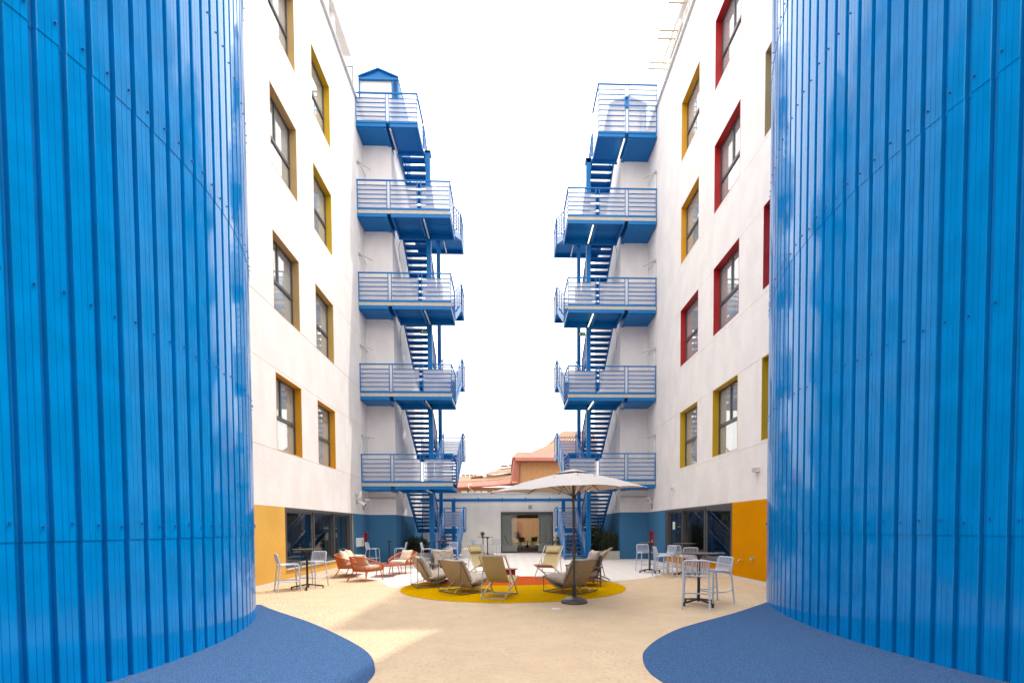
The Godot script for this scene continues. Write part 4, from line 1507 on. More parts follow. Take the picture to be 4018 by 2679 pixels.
	obj("base", c3, M.metal, ch)
	var so := thing("lobby_sofa", "grey lobby sofa behind the right door leaf", "sofa", Vector3(2.55, 0.006, -29.3), facing(-1, 0.2))
	var s3 := S()
	bx(s3, Vector3(0, 0.28, 0), Vector3(0.9, 0.3, 0.7))
	bx(s3, Vector3(-0.42, 0.42, 0.0), Vector3(0.14, 0.3, 0.7))
	bx(s3, Vector3(0.42, 0.42, 0.0), Vector3(0.14, 0.3, 0.7))
	obj("frame", s3, M.tub, so)
	var s4 := S()
	pillow(s4, Vector3(0, 0.62, 0.26), Vector3(0.36, 0, 0), Vector3(0, 0.25, 0.06), Vector3(0, -0.2, 1).normalized(), 0.2, 0.06, 0.02, 6)
	obj("back_cushion", s4, M.tub, so)
	for lg in [[-1, -1], [1, -1], [-1, 1], [1, 1]]:
		var l := S()
		bx2(l, Vector3(lg[0] * 0.4 - 0.02, 0, lg[1] * 0.3 - 0.02), Vector3(lg[0] * 0.4 + 0.02, 0.13, lg[1] * 0.3 + 0.02))
		obj("leg", l, M.black, so)

func tiled_roof(st: SurfaceTool, a: Vector3, b: Vector3, c: Vector3, d: Vector3, n: int) -> void:
	# a-b eaves, d-c ridge: rows of half round tiles run from the eaves up
	var nn := (b - a).cross(d - a).normalized()
	quad(st, a, b, c, d)
	for i in n:
		var f := (i + 0.5) / n
		var p := a.lerp(b, f)
		var q := d.lerp(c, f)
		var r := a.distance_to(b) / n * 0.34
		tube(st, [p + nn * r * 0.2, q + nn * r * 0.2], r, 6)

func build_far() -> void:
	# brick building behind the court, right of its middle
	var t := thing("brick_building", "tall plain brick gable building with salmon eaves behind the low white building", "building", Vector3(0, 0, -48))
	var s := S()
	bx2(s, Vector3(1.25, 0, 0), Vector3(12, 8.4, -9))
	obj("wall", s, M.brick_far, t)
	var fa := S()
	quad(fa, Vector3(0.35, 8.75, 0.9), Vector3(13, 8.75, 0.9), Vector3(13, 9.45, 0.1), Vector3(1.0, 9.45, 0.1))
	quad(fa, Vector3(0.35, 8.75, -9), Vector3(0.35, 8.75, 0.9), Vector3(1.0, 9.45, 0.1), Vector3(1.0, 9.45, -9))
	quad(fa, Vector3(1.0, 9.45, 0.1), Vector3(13, 9.45, 0.1), Vector3(13, 9.45, -9), Vector3(1.0, 9.45, -9))
	bx2(fa, Vector3(0.35, 8.42, 0.9), Vector3(13, 8.75, -9))
	obj("roof", fa, M.salmon, t)
	var ev := S()
	# the deep sloping eave at the gable's side
	for q in [0.0, 0.12]:
		quad(ev, Vector3(0.7 - q, 8.75, 0.9), Vector3(0.35 - q, 6.3, 0.9), Vector3(1.12, 6.3, 0.0), Vector3(1.27, 8.45, 0.0))
		quad(ev, Vector3(0.35 - q, 6.3, 0.9), Vector3(0.7 - q, 8.75, 0.9), Vector3(0.7 - q, 8.75, -8.0), Vector3(0.35 - q, 6.3, -8.0))
	quad(ev, Vector3(0.7, 8.75, 0.9), Vector3(0.58, 8.75, 0.9), Vector3(0.23, 6.3, 0.9), Vector3(0.35, 6.3, 0.9))
	obj("side_eave", ev, M.salmon, t)
	for x in [1.0, 1.12]:
		var p := S()
		tube(p, [Vector3(x + 0.16, 3, 0.05), Vector3(x + 0.16, 8.4, 0.05)], 0.035, 6)
		obj("drain_pipe", p, M.brick_far, t)
	var ac := S()
	bx2(ac, Vector3(3.6, 4.85, 0.02), Vector3(4.9, 5.0, 0.3))
	obj("window_head", ac, M.frame, t)
	# the higher tile-roofed block behind
	var h := thing("tiled_block", "brick block with tiled roof rising behind the stair on the orange side", "building", Vector3(0, 0, -70))
	var hs := S()
	bx2(hs, Vector3(6.2, 0, 0), Vector3(18, 13.5, -10))
	obj("wall", hs, M.brick_far, h)
	var hr := S()
	tiled_roof(hr, Vector3(5.6, 13.75, 1.0), Vector3(19, 13.75, 1.0), Vector3(17, 17.0, -4), Vector3(8.9, 17.0, -4), 24)
	obj("roof_tiles", hr, M.rooftile, h).set_meta("kind", "stuff")
	var h2 := S()
	bx2(h2, Vector3(5.7, 13.5, 0.9), Vector3(19, 13.72, -8))
	obj("eaves", h2, M.salmon, h)
	var h3 := S()
	tiled_roof(h3, Vector3(2.0, 11.0, 9.0), Vector3(18, 11.0, 9.0), Vector3(18, 13.4, 4.0), Vector3(6.0, 13.4, 4.0), 26)
	obj("roof_tiles", h3, M.rooftile, h).set_meta("kind", "stuff")
	antenna("thin antenna mast with dish on the tiled block's ridge", Vector3(9.6, 16.0, -75), 3.4, true)
	# the row with shutters on the left
	var r := thing("tiled_row_house", "long brick row with salmon eaves, white shutters and pale tiled roof", "building", Vector3(0, 0, -65))
	var rs := S()
	bx2(rs, Vector3(-14, 0, 0), Vector3(3, 7.25, -8))
	obj("wall", rs, M.brick_far, r)
	var re := S()
	quad(re, Vector3(-14, 6.9, 0.9), Vector3(-1.6, 7.55, 0.9), Vector3(-1.6, 8.25, 0.2), Vector3(-14, 7.65, 0.2))
	quad(re, Vector3(-1.6, 7.55, 0.9), Vector3(3, 8.1, 0.9), Vector3(3, 9.0, 0.2), Vector3(-1.6, 8.25, 0.2))
	obox(re, Vector3(-7.8, 7.15, 0.45), Vector3(6.2, 0.325, 0), Vector3(0, 0.08, 0), Vector3(0, 0, 0.46))
	obox(re, Vector3(0.7, 7.76, 0.45), Vector3(2.3, 0.275, 0), Vector3(0, 0.08, 0), Vector3(0, 0, 0.46))
	obj("eaves", re, M.salmon, r)
	var rt := S()
	tiled_roof(rt, Vector3(-14, 7.66, 0.2), Vector3(-1.6, 8.26, 0.2), Vector3(-2.4, 9.5, -5), Vector3(-14, 8.9, -5), 56)
	tiled_roof(rt, Vector3(-1.6, 8.26, 0.2), Vector3(3, 9.0, 0.2), Vector3(3, 10.3, -5), Vector3(-2.4, 9.5, -5), 22)
	obj("roof_tiles", rt, M.rooftile, r).set_meta("kind", "stuff")
	var cb := S()
	bx2(cb, Vector3(-3.2, 8.2, -2.2), Vector3(3, 9.3, -8))
	obj("upper_wall", cb, M.brick_far, r)
	var ct := S()
	tiled_roof(ct, Vector3(-3.7, 9.25, -1.9), Vector3(3.2, 9.9, -1.9), Vector3(3.2, 11.2, -6), Vector3(-1.2, 10.7, -6), 34)
	obj("roof_tiles", ct, M.rooftile, r).set_meta("kind", "stuff")
	var dm := S()
	bx2(dm, Vector3(-5.3, 8.2, -2.5), Vector3(-4.0, 9.0, -4.5))
	obox(dm, Vector3(-4.65, 9.08, -3.4), Vector3(0.85, 0.1, 0), Vector3(0, 0.07, 0), Vector3(0, 0, 1.2))
	obj("dormer", dm, M.brick_far, r)
	for x in [-6.3, -5.2, -4.35, -3.4, -1.9]:
		var wn := S()
		bx2(wn, Vector3(x - 0.42, 5.2, 0.01), Vector3(x + 0.42, 6.75, 0.06))
		var wo := obj("window", wn, M.shutter, r)
		var pl := S()
		bx2(pl, Vector3(x - 0.5, 5.0, 0.01), Vector3(x - 0.43, 6.85, 0.14))
		bx2(pl, Vector3(x + 0.43, 5.0, 0.01), Vector3(x + 0.5, 6.85, 0.14))
		obj("jamb", pl, M.salmon, wo)
	var sp := S()
	for i in 3:
		obox(sp, Vector3(-0.6 + i * 1.2, 10.95 + i * 0.12, -5.0), Vector3(0.55, 0.05, 0), Vector3(0, 0.012, 0), Vector3(0, 0.07, 0.4))
	obj("solar_panel", sp, M.pipe, r)
	var dp := S()
	tube(dp, rounded([Vector3(-5.2, 7.6, 1.0), Vector3(-5.6, 7.6, 1.0), Vector3(-5.6, 7.2, 1.0), Vector3(-4.9, 6.6, 0.15), Vector3(-4.9, 5.0, 0.15)], 0.15), 0.05, 8)
	obj("drain_pipe", dp, M.white_paint, r)
	var fx := thing("tiled_house", "farther pale tiled roof with chimney at the left of the brick row", "house", Vector3(0, 0, -80))
	var f1 := S()
	bx2(f1, Vector3(-14, 0, 0), Vector3(-5, 9.4, -8))
	obj("wall", f1, M.brick_far, fx)
	var f2 := S()
	tiled_roof(f2, Vector3(-14, 9.0, 1), Vector3(-4.2, 9.4, 1), Vector3(-6.2, 10.9, -4), Vector3(-14, 10.9, -4), 36)
	obj("roof_tiles", f2, M.rooftile, fx).set_meta("kind", "stuff")
	var f3 := S()
	tube(f3, [Vector3(-5.6, 10.2, -3), Vector3(-5.6, 12.0, -3)], 0.16, 10)
	lathe(f3, [Vector2(0.2, 11.9), Vector2(0.24, 12.0), Vector2(0.02, 12.25)], 10, Vector3(-5.6, 0, -3))
	obj("chimney", f3, M.white_paint, fx)
	var f4 := S()
	for i in 4:
		obox(f4, Vector3(-8.2 + i * 0.75, 11.1, -3.5), Vector3(0.33, 0, 0), Vector3(0, 0.012, 0), Vector3(0, 0.08, 0.4))
	obj("solar_panel", f4, M.pipe, fx)
	antenna("antenna mast with dish on the brick row's roof", Vector3(-2.0, 9.8, -68), 2.3, true)
	antenna("very thin bare mast on the farther tiled roof", Vector3(-6.2, 10.8, -84), 3.4, false)
	# the brick wall beyond the lobby's garden window
	var bw := thing("garden_wall", "sunlit brick wall seen through the lobby's garden window", "wall", Vector3(0, 0, -40.4))
	var b1 := S()
	bx2(b1, Vector3(-6, 0, 0), Vector3(9, 3.3, -0.3))
	obj("wall", b1, M.brick, bw)
	for x in [0.55, 0.75, 0.95, 1.15]:
		var p := S()
		tube(p, [Vector3(x, 0.3, 0.05), Vector3(x, 2.0, 0.05)], 0.03, 6)
		obj("pipe", p, M.terracotta, bw)
	for q in [[2.1, 0.35, "yellow green shrub at the foot of the sunlit brick wall, right end"], [0.9, 0.25, "low yellow green shrub at the foot of the sunlit brick wall, left end"]]:
		var g := thing("garden_shrub", q[2], "shrub", Vector3(q[0], -0.03, -39.4), 0.0, "shrubs beyond the lobby window")
		foliage(g, Vector3(0, q[1] * 0.8, 0), Vector3(0.4, q[1], 0.3), 260, 0.12, 71, Color(0.09, 0.13, 0.01), Color(0.3, 0.33, 0.02))

func antenna(label: String, at: Vector3, h: float, dish: bool) -> void:
	var t := thing("roof_antenna", label, "antenna", at, 0.0, "masts on the far roofs")
	var s := S()
	tube(s, [Vector3.ZERO, Vector3(0, h, 0)], 0.035, 6)
	obj("mast", s, M.grey_paint, t)
	if dish:
		var d := S()
		var rows := []
		for j in 6:
			var row := []
			for i in 19:
				var a := TAU * i / 18
				var r := 0.42 * j / 5.0
				row.append(Vector3(r * cos(a) - 0.1, 0.45 + r * sin(a), 0.2 + r * r * 0.6))
			rows.append(row)
		grid(d, rows)
		obj("dish", d, M.white_paint, t)
		var y := S()
		tube(y, [Vector3(-0.35, h - 0.1, 0), Vector3(0.35, h - 0.1, 0)], 0.02, 5)
		for k in 5:
			tube(y, [Vector3(-0.3 + k * 0.15, h - 0.1, -0.2), Vector3(-0.3 + k * 0.15, h - 0.1, 0.2)], 0.012, 5)
		obj("aerial", y, M.grey_paint, t)

func build_furniture() -> void:
	# bar tables
	var tb := make_bar_table("round dark bar table in the sun by the yellow band, nearest the drum")
	tb.position = Vector3(-5.02, 0, -11.4)
	tb.rotation.y = 0.35
	for q in [[3.64, -8.54, 0.36, "large looking round dark bar table nearest the camera on the cream floor"], [5.35, -13.6, 0.1, "round dark bar table half hidden behind the nearest one, by the long window"], [4.62, -14.65, 0.2, "round dark bar table on the white tiles by the blue wall of the orange side"],
			[-5.05, -19.3, 0.0, "round dark bar table against the blue wall between two facing stools"], [-2.85, -18.6, 0.5, "round dark bar table in front of the yellow side's stair foot"], [-1.12, -24.0, 0.4, "front one of the two bar tables by the lobby wall"], [-1.42, -25.2, 0.4, "bar table by the lobby wall with a small potted plant on it"]]:
		dup(tb, Vector3(q[0], 0.004 if q[1] < -14 else 0.0, q[1]), q[2], q[3])
	# stools
	var st := make_stool("pale stool left of the sunlit bar table, its back towards the drum")
	st.position = Vector3(-5.33, 0, -11.06)
	st.rotation.y = facing(0.78, -0.55)
	for q in [[-5.06, -11.86, -0.25, 0.95, "pale stool behind the sunlit bar table, facing the camera"],
			[3.45, -8.2, 0.40, -0.9, "pale blue stool nearest the camera, back turned, left of the near table"], [4.05, -8.75, -0.97, 0.25, "pale blue stool right of the near table, in front of the orange band"],
			[5.25, -13.1, 0.05, -1.0, "stool with a warm tinted back in front of the table by the long window"], [5.35, -14.2, 0.0, 1.0, "stool behind the table by the long window, against the glass"],
			[4.62, -13.38, 1.0, 0.1, "stool seen from its side, nearest at the table by the hose cabinet"], [4.98, -14.2, -0.9, 0.25, "stool right of the table by the hose cabinet, facing left"], [4.62, -15.15, 0.1, 1.0, "stool behind the table by the hose cabinet, facing the camera"],
			[-5.72, -19.2, 1.0, 0.05, "stool against the blue wall beside the hose cabinet, facing right"], [-4.58, -19.3, -1.0, 0.1, "stool in front of the round bush, facing left"],
			[-3.35, -18.75, 1.0, 0.0, "stool left of the table at the yellow side's stair foot"], [-2.45, -19.0, -0.5, 0.85, "stool right of the table at the yellow side's stair foot"],
			[-1.72, -24.5, 1.0, 0.1, "farther of the two stools on the left of the lobby wall tables"], [-1.62, -24.0, 1.0, 0.25, "nearer of the two stools on the left of the lobby wall tables"], [-0.75, -23.9, -0.35, 0.9, "stool right of the lobby wall tables, left of the glass door"]]:
		dup(st, Vector3(q[0], 0.004 if q[1] < -14.5 else 0.0, q[1]), facing(q[2], q[3]), q[4])
	# red rope set
	rope_seat("red rope loveseat with several pale cushions, under the long window", Vector3(-4.96, 0, -14.45), facing(1.0, -0.08), 1.32, 2, 4)
	rope_seat("red rope armchair seen from behind, in front of the loveseat", Vector3(-4.1, 0, -13.1), facing(0.5, -0.87), 0.68, 1, 1)
	rope_seat("red rope armchair facing the low red table, near the blue wall", Vector3(-3.52, 0.004, -15.18), facing(-0.43, 0.9), 0.68, 1, 1)
	var lt := thing("low_table", "low red metal table between the rope seats", "coffee table", Vector3(-3.8, 0.004, -14.32))
	var a := S()
	var pts := PackedVector2Array()
	for i in 32:
		var an := TAU * i / 32
		var c := cos(an); var s := sin(an)
		pts.append(Vector2(signf(c) * pow(absf(c), 0.55) * 0.36, signf(s) * pow(absf(s), 0.55) * 0.52))
	sheet(a, pts, 0.345, 0.012)
	var under := PackedVector2Array(pts)
	sheet(a, under, 0.333, 0.0)
	obj("tabletop", a, M.redtable, lt)
	for q in [[-1, -1], [1, -1], [-1, 1], [1, 1]]:
		var l := S()
		tube(l, [Vector3(q[0] * 0.22, 0.335, q[1] * 0.33), Vector3(q[0] * 0.27, 0, q[1] * 0.4)], 0.014, 8)
		obj("leg", l, M.terracotta, lt)
	# deckchairs
	var d := make_deckchair("beige deckchair nearest the camera, seen from behind on the yellow circle")
	d.position = Vector3(-0.205, 0.009, -9.84)
	d.rotation.y = facing(0.30, -0.95)
	dup(d, Vector3(-0.88, 0.009, -14.2), facing(0.5, 0.86), "beige deckchair behind the nearest one, facing right, headrest showing")
	dup(d, Vector3(1.2, 0.013, -13.58), facing(-0.42, 0.9), "beige deckchair facing the camera left of the parasol pole, headrest showing")
	dup(d, Vector3(2.33, 0.009, -12.5), facing(-0.93, -0.35), "beige deckchair in profile behind the lounge chair by the parasol pole")
	# lounge chairs
	var l1 := make_lounger("wire lounge chair farthest left, its sunlit canvas back towards the yellow edge")
	l1.position = Vector3(-1.99, 0.009, -11.72)
	l1.rotation.y = facing(0.92, -0.39)
	dup(l1, Vector3(-1.02, 0.009, -10.6), facing(0.73, -0.68), "wire lounge chair with tan canvas back, left of the nearest deckchair")
	dup(l1, Vector3(1.43, 0.009, -10.45), facing(-0.69, -0.73), "wire lounge chair behind the parasol pole, facing away left")
	var ac := make_armed_chair("taupe armchair with flat arms and upright pale cushion, behind the left lounge chairs")
	ac.position = Vector3(-1.72, 0.009, -12.75)
	ac.rotation.y = facing(0.55, 0.85)
	dup(ac, Vector3(1.92, 0.009, -11.6), facing(-1.0, 0.05), "taupe armchair with flat arms, hidden behind the lounge chair at the parasol")
	var rt := thing("red_drum_table", "small round dark red side table behind the nearest deckchair", "side table", Vector3(0.03, 0.013, -13.2))
	var r1 := S()
	lathe(r1, [Vector2(0.0, 0.27), Vector2(0.225, 0.27), Vector2(0.23, 0.28), Vector2(0.225, 0.295), Vector2(0.0, 0.295)], 32)
	obj("tabletop", r1, M.redside, rt)
	var r2 := S()
	lathe(r2, [Vector2(0.16, 0.0), Vector2(0.165, 0.27)], 28)
	obj("drum_base", r2, M.redside, rt)
	# parasol
	var u := thing("parasol", "large square greige parasol on a dark pole with round base", "parasol", Vector3(1.30, 0, -8.94))
	var b := S()
	lathe(b, [Vector2(0.262, 0.0), Vector2(0.268, 0.02), Vector2(0.255, 0.045), Vector2(0.20, 0.085), Vector2(0.12, 0.115), Vector2(0.05, 0.128), Vector2(0.0, 0.13)], 40)
	obj("base", b, M.pole, u)
	var sl := S()
	tube(sl, [Vector3(0, 0.12, 0), Vector3(0, 0.36, 0)], 0.037, 14)
	obj("sleeve", sl, M.black, u)
	var po := S()
	tube(po, [Vector3(0, 0.3, 0), Vector3(-0.012, 2.62, -0.02)], 0.025, 14)
	obj("pole", po, M.pole, u)
	var cr := S()
	lathe(cr, [Vector2(0.027, 0.93), Vector2(0.042, 0.99), Vector2(0.047, 1.05), Vector2(0.043, 1.12), Vector2(0.027, 1.16)], 14)
	tube(cr, [Vector3(0.04, 1.04, 0.0), Vector3(0.09, 1.03, 0.03), Vector3(0.10, 0.98, 0.03)], 0.009, 6)
	obj("crank", cr, M.pole, u)
	canopy(u)

func canopy(u: Node3D) -> void:
	var e1 := Vector3(0.714, 0.042, -0.70)
	var e2 := Vector3(0.70, -0.001, 0.714)
	var c := Vector3(1.22 - 1.30, 2.246, -9.07 + 8.94)
	var A := 1.084
	var B := 1.143
	var apex := Vector3(-0.015, 2.62, -0.03)
	var rim := func(t: float) -> Vector3:
		# t in 0..8 : corners at even, middles at odd
		var k := int(floor(t)) % 8
		var f := t - floorf(t)
		var q := [Vector2(-1, -1), Vector2(-1, 0), Vector2(-1, 1), Vector2(0, 1), Vector2(1, 1), Vector2(1, 0), Vector2(1, -1), Vector2(0, -1)]
		var w: Vector2 = q[k].lerp(q[(k + 1) % 8], f)
		var sagv := 0.022 * sin(f * PI)
		var mid := 0.035 * (1.0 - absf(absf(w.x) - absf(w.y)) * 0 - (1.0 if absf(absf(w.x) - 1) < 0.001 and absf(absf(w.y) - 1) < 0.001 else 0.0)) * 0.0
		return c + e1 * A * w.x + e2 * B * w.y + Vector3.UP * (sagv + mid)
	var s := S()
	for seg in 8:
		var rows := []
		for i in 9:
			var row := []
			var f := i / 8.0
			for j in 7:
				var r: Vector3 = rim.call(seg + j / 6.0)
				var p := apex.lerp(r, f)
				p.y += 0.03 * sin(f * PI) - 0.02 * sin(f * PI) * sin(j / 6.0 * PI)
				row.append(p)
			rows.append(row)
		grid(s, rows)
	obj("canopy", s, M.parasol, u)
	var vt := S()
	for seg in 8:
		var rows := []
		for i in 5:
			var row := []
			var f := i / 4.0 * 0.22
			for j in 5:
				var r: Vector3 = rim.call(seg + j / 4.0)
				var p := apex.lerp(r, f)
				p.y += 0.03 * sin(f * PI) + 0.035 - 0.01 * (i / 4.0)
				row.append(p)
			rows.append(row)
		grid(vt, rows)
	obj("vent_cap", vt, M.parasol, u)
	for k in 8:
		var r: Vector3 = rim.call(float(k))
		var sb := S()
		var line := []
		for i in 7:
			var f := i / 6.0
			var p := apex.lerp(r, f)
			p.y += 0.03 * sin(f * PI) - 0.018
			line.append(p)
		tube(sb, line, 0.008, 6)
		obj("rib", sb, M.pole, u)
		var sd := S()
		tube(sd, [Vector3(0, 2.1, 0), apex.lerp(r, 0.5) + Vector3.UP * 0.05], 0.007, 6)
		obj("strut", sd, M.pole, u)
	var hb := S()
	lathe(hb, [Vector2(0.027, 2.05), Vector2(0.045, 2.08), Vector2(0.045, 2.12), Vector2(0.027, 2.15)], 12)
	obj("hub", hb, M.pole, u)

func build_details() -> void:
	# planters and plants
	var p := thing("planter", "low white planter wall under the orange side's stair", "planter", Vector3(3.82, 0.004, -21.0))
	var s := S()
	bx2(s, Vector3(0, 0, 0), Vector3(1.38, 0.37, -0.15))
	bx2(s, Vector3(0, 0, -0.15), Vector3(0.15, 0.37, -4.5))
	obj("wall", s, M.concrete, p)
	var so := S()
	bx2(so, Vector3(0.15, 0, -0.15), Vector3(1.38, 0.3, -4.5))
	obj("soil", so, M.soil, p)
	var p2 := thing("planter", "low pale planter wall under the yellow side's stair", "planter", Vector3(-5.0, 0.004, -21.2))
	var s2 := S()
	bx2(s2, Vector3(0, 0, 0), Vector3(1.35, 0.34, -0.15))
	bx2(s2, Vector3(1.2, 0, -0.15), Vector3(1.35, 0.34, -4.5))
	obj("wall", s2, M.concrete, p2)
	var so2 := S()
	bx2(so2, Vector3(0, 0, -0.15), Vector3(1.2, 0.28, -4.5))
	obj("soil", so2, M.soil, p2)
	var w3 := thing("planter", "white low bench wall beside the yellow side's bottom step", "planter", Vector3(-2.35, 0.004, -22.6))
	var s3 := S()
	bx2(s3, Vector3(0, 0, 0), Vector3(0.42, 0.42, -1.9))
	obj("wall", s3, M.white_paint, w3)
	var dk := Color(0.018, 0.028, 0.011)
	var lt := Color(0.14, 0.17, 0.075)
	for q in [[Vector3(-4.45, 0.65, -22.0), Vector3(0.68, 0.42, 0.5), 2600, 0.085, false, "rounded dark green bush beside the yellow side's stair", "bush"], [Vector3(4.25, 0.95, -22.0), Vector3(0.55, 0.62, 0.5), 2400, 0.10, false, "taller dark leafy bush in the orange side's planter", "bush"], [Vector3(4.85, 0.62, -21.6), Vector3(0.36, 0.42, 0.3), 1100, 0.10, true, "grassy upright clump in the corner of the orange side's planter", "ornamental grass"],
			[Vector3(3.1, 0.6, -23.6), Vector3(0.9, 0.5, 0.6), 1300, 0.10, false, "dark foliage behind the steps of the orange side's stair", "bush"]]:
		var b := thing("bush", q[5], q[6], Vector3(q[0].x, 0.0, q[0].z))
		foliage(b, Vector3(0, q[0].y, 0), q[1], q[2], q[3], 5 + int(absf(q[0].x) * 10), dk, lt if not q[4] else Color(0.12, 0.13, 0.05), q[4])
	for q in [[Vector3(-3.3, 0.9, -23.2), 0.4, "slender climbing plant with yellow green leaves by the yellow side's stair"], [Vector3(-2.75, 0.35, -24.9), 0.2, "small yellow green plant seen through the yellow side's steps"], [Vector3(2.75, 0.6, -25.0), 0.35, "yellow green plant at the orange side's stair railing"]]:
		var b := thing("shrub", q[2], "plant", Vector3(q[0].x, 0.0, q[0].z), 0.0, "yellow green plants by the stairs")
		foliage(b, Vector3(0, q[0].y, 0), Vector3(0.16, q[1] * 1.6, 0.16), 260, 0.09, 33, Color(0.05, 0.08, 0.01), Color(0.26, 0.30, 0.03))
	var pp := thing("potted_plant", "small potted plant on the bar table by the lobby wall", "potted plant", Vector3(-1.45, 1.001, -25.2))
	var ps := S()
	lathe(ps, [Vector2(0, 0), Vector2(0.045, 0), Vector2(0.06, 0.12), Vector2(0, 0.12)], 16)
	obj("pot", ps, M.black, pp)
	foliage(pp, Vector3(0, 0.18, 0), Vector3(0.1, 0.08, 0.1), 160, 0.06, 13, Color(0.03, 0.06, 0.01), Color(0.12, 0.2, 0.03))
	# wall equipment, left
	var XL := -6.22
	var XR := 6.5
	var e := wall_box("meter_cabinet", "white electrical cabinet on the blue wall beside the dark window frame", "electrical box", Vector3(XL, 0.93, -18.98), 1.0, Vector3(0.10, 0.36, 0.66), M.white_paint)
	var ed := S()
	bx2(ed, Vector3(0.10, -0.17, -0.02), Vector3(0.108, 0.17, 0.32))
	bx2(ed, Vector3(0.10, -0.17, -0.32), Vector3(0.108, 0.17, -0.035))
	obj("cabinet_door", ed, M.white_paint, e)
	var eh := S()
	bx2(eh, Vector3(0.108, -0.03, -0.13), Vector3(0.12, 0.03, -0.10))
	obj("latch", eh, M.black, e)
	for q in [[XL, 1.0, -19.8, "red hose cabinet beside the white electrical cabinet"], [XR, -1.0, -20.3, "red hose cabinet on the blue wall behind the bar table on the orange side"]]:
		var out: float = q[1]
		var hc := thing("hose_cabinet", q[3], "fire hose cabinet", Vector3(q[0], 0.99, q[2]), 0.0, "red fire hose cabinets")
		var f := S()
		bx2(f, Vector3(0, 0.31, -0.26), Vector3(out * 0.05, 0.34, 0.26))
		bx2(f, Vector3(0, -0.34, -0.26), Vector3(out * 0.05, -0.31, 0.26))
		bx2(f, Vector3(0, -0.31, -0.26), Vector3(out * 0.05, 0.31, -0.23))
		bx2(f, Vector3(0, -0.31, 0.23), Vector3(out * 0.05, 0.31, 0.26))
		obj("frame", f, M.hose_red, hc)
		var g := S()
		bx2(g, Vector3(0, -0.31, -0.23), Vector3(out * 0.03, 0.31, 0.23))
		obj("door", g, M.hose_glass, hc)
		var dsc := S()
		tube(dsc, [Vector3(out * 0.028, -0.12, 0.08), Vector3(out * 0.036, -0.12, 0.08)], 0.05, 14)
		obj("label_disc", dsc, M.sign_cream, hc)
	for q in [[XL, 1.0, -19.65, 2.40, "small red-brown hose sign high on the white wall, yellow side"], [XR, -1.0, -20.33, 2.43, "small red-brown hose sign high on the white wall, orange side"]]:
		var sg := wall_box("hose_sign", q[4], "sign", Vector3(q[0], q[3], q[2]), q[1], Vector3(0.006, 0.24, 0.2), M.sign_red, "hose signs")
		var k := S()
		var o: float = q[1]
		bx2(k, Vector3(o * 0.006, 0.02, -0.06), Vector3(o * 0.009, 0.09, 0.05))
		bx2(k, Vector3(o * 0.006, -0.09, -0.03), Vector3(o * 0.009, -0.02, 0.06))
		obj("symbol", k, M.sign_cream, sg)
	floodlight("white floodlight above the wall camera at the end of the long window", Vector3(XL, 2.86, -18.6), 1.0, Vector3(0.9, -0.2, -0.45))
	floodlight("white floodlight near the stair corner, under the first platform of the yellow side", Vector3(XL, 2.62, -19.6), 1.0, Vector3(0.5, -0.55, 0.75))
	floodlight("white floodlight near the stair corner, under the first platform of the orange side", Vector3(XR, 2.70, -20.2), -1.0, Vector3(-0.7, -0.5, 0.6))
	var cc := thing("wall_camera", "white bullet camera on the wall beside the dark window frame", "security camera", Vector3(XL, 2.52, -18.75))
	var c1 := S()
	bx2(c1, Vector3(0, -0.03, -0.05), Vector3(0.03, 0.16, 0.05))
	tube(c1, [Vector3(0.02, 0.0, 0), Vector3(0.14, 0.02, 0.02)], 0.014, 8)
	obj("bracket", c1, M.grey_paint, cc)
	var c2 := S()
	tube(c2, [Vector3(0.10, 0.07, -0.02), Vector3(0.40, -0.07, 0.10)], 0.058, 14)
	obj("housing", c2, M.white_paint, cc)
	var c3 := S()
	tube(c3, [Vector3(0.40, -0.07, 0.10), Vector3(0.405, -0.0725, 0.102)], 0.045, 14)
	obj("lens", c3, M.black, cc)
	for q in [[-17.58, 2.98, "small white box light on the white wall above the long window, orange side"], [-11.65, 2.97, "small white box light on the white wall above the orange band, near the drum"]]:
		var lb := wall_box("box_light", q[2], "wall light", Vector3(XR, q[1], q[0]), -1.0, Vector3(0.10, 0.12, 0.2), M.white_paint, "small box lights on the shaded wall")
		var g := S()
		bx2(g, Vector3(-0.10, -0.05, -0.09), Vector3(-0.106, 0.05, 0.09))
		obj("lens", g, M.grey_paint, lb)
	var tp := thing("wall_tap", "small metal tap on the orange band", "tap", Vector3(XR, 0.57, -12.42))
	var t1 := S()
	lathe(t1, [Vector2(0.0, -0.003), Vector2(0.035, 0.0), Vector2(0.03, 0.01)], 12)
	tube(t1, rounded([Vector3(0, 0, 0), Vector3(-0.09, 0, 0), Vector3(-0.11, -0.06, 0)], 0.03), 0.012, 8)
	bar(t1, Vector3(-0.06, 0.03, -0.03), Vector3(-0.06, 0.03, 0.03), 0.012, 0.012)
	obj("spout", t1, M.metal, tp)
	var sk := wall_box("wall_socket", "small grey socket box on the orange band, right of the tap", "socket", Vector3(XR, 0.635, -11.82), -1.0, Vector3(0.06, 0.075, 0.11), M.grey_paint)
	var k1 := S()
	bx2(k1, Vector3(-0.06, -0.03, -0.045), Vector3(-0.07, 0.03, 0.01))
	obj("lid", k1, M.metal, sk)
	var tl := thing("wall_tap", "small white tap on the blue wall below the electrical cabinet", "tap", Vector3(XL, 0.42, -19.0))
	var t2 := S()
	tube(t2, rounded([Vector3(0, 0, 0), Vector3(0.09, 0, 0), Vector3(0.11, -0.06, 0)], 0.03), 0.014, 8)
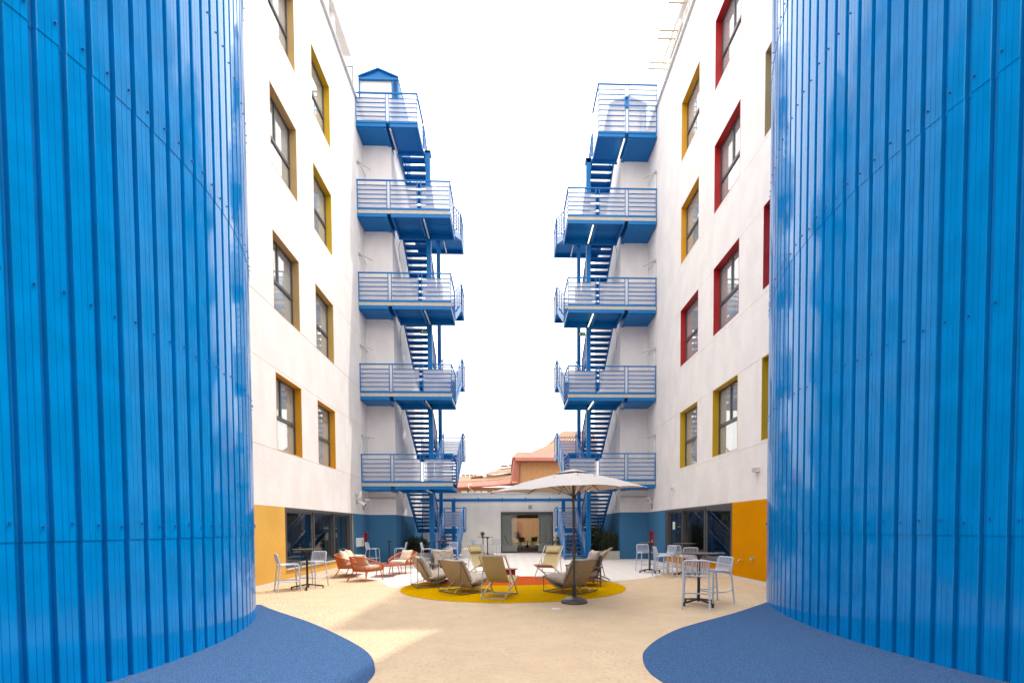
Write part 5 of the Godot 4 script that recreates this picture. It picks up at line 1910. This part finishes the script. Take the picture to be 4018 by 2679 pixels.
	obj("spout", t2, M.metal, tl)
	# conduits on the walls behind the stairs
	for q in [[-6.2, -5.02, -20.35, 2.80, "pair of thin grey conduits on the wall under the yellow side's first platform"], [5.24, 6.48, -21.05, 2.88, "pair of thin grey conduits on the wall under the orange side's first platform"]]:
		var cd := thing("conduit_pair", q[4], "conduit", Vector3(q[0], q[3], q[2]), 0.0, "grey conduits on the stair walls")
		for y in [0.0, 0.06]:
			var c := S()
			tube(c, [Vector3(0, y, 0.016), Vector3(q[1] - q[0], y, 0.016)], 0.012, 6)
			obj("pipe", c, M.conduit, cd)
	# exit sign plates under the stairs
	for q in [[-3.75, 10.35, -20.85, "small green exit sign under the yellow side's stair"], [3.45, 10.45, -21.2, "small green exit sign under the orange side's stair"]]:
		var ex := thing("exit_sign", q[3], "sign", Vector3(q[0], q[1], q[2]), 0.0, "green exit signs under the stairs")
		var x := S()
		bx(x, Vector3.ZERO, Vector3(0.34, 0.16, 0.02))
		obj("plate", x, M.green_sign, ex)
		var y := S()
		bx(y, Vector3(-0.08, 0, 0.012), Vector3(0.07, 0.1, 0.004))
		bar(y, Vector3(0.0, 0, 0.012), Vector3(0.12, 0, 0.012), 0.03, 0.004, Vector3.BACK)
		obj("symbol", y, M.white_paint, ex)
		var hg := S()
		tube(hg, [Vector3(0, 0.08, 0), Vector3(0, 0.42, 0)], 0.008, 6)
		obj("hanger", hg, M.grey_paint, ex)
	var nt := thing("paper_notice", "pale paper notice stuck inside the long window of the orange side", "notice", Vector3(XR + 0.052, 1.55, -17.75))
	var n1 := S()
	bx(n1, Vector3.ZERO, Vector3(0.003, 0.3, 0.26))
	obj("sheet", n1, M.paper, nt)
	var dr := thing("floor_drain", "small round floor drain in the cream floor left of the parasol base", "drain", Vector3(0.87, 0.0, -8.29))
	var d1 := S()
	lathe(d1, [Vector2(0.085, -0.01), Vector2(0.085, 0.005), Vector2(0.065, 0.006), Vector2(0.062, 0.003), Vector2(0.0, 0.003)], 24)
	obj("grate", d1, M.metal, dr)
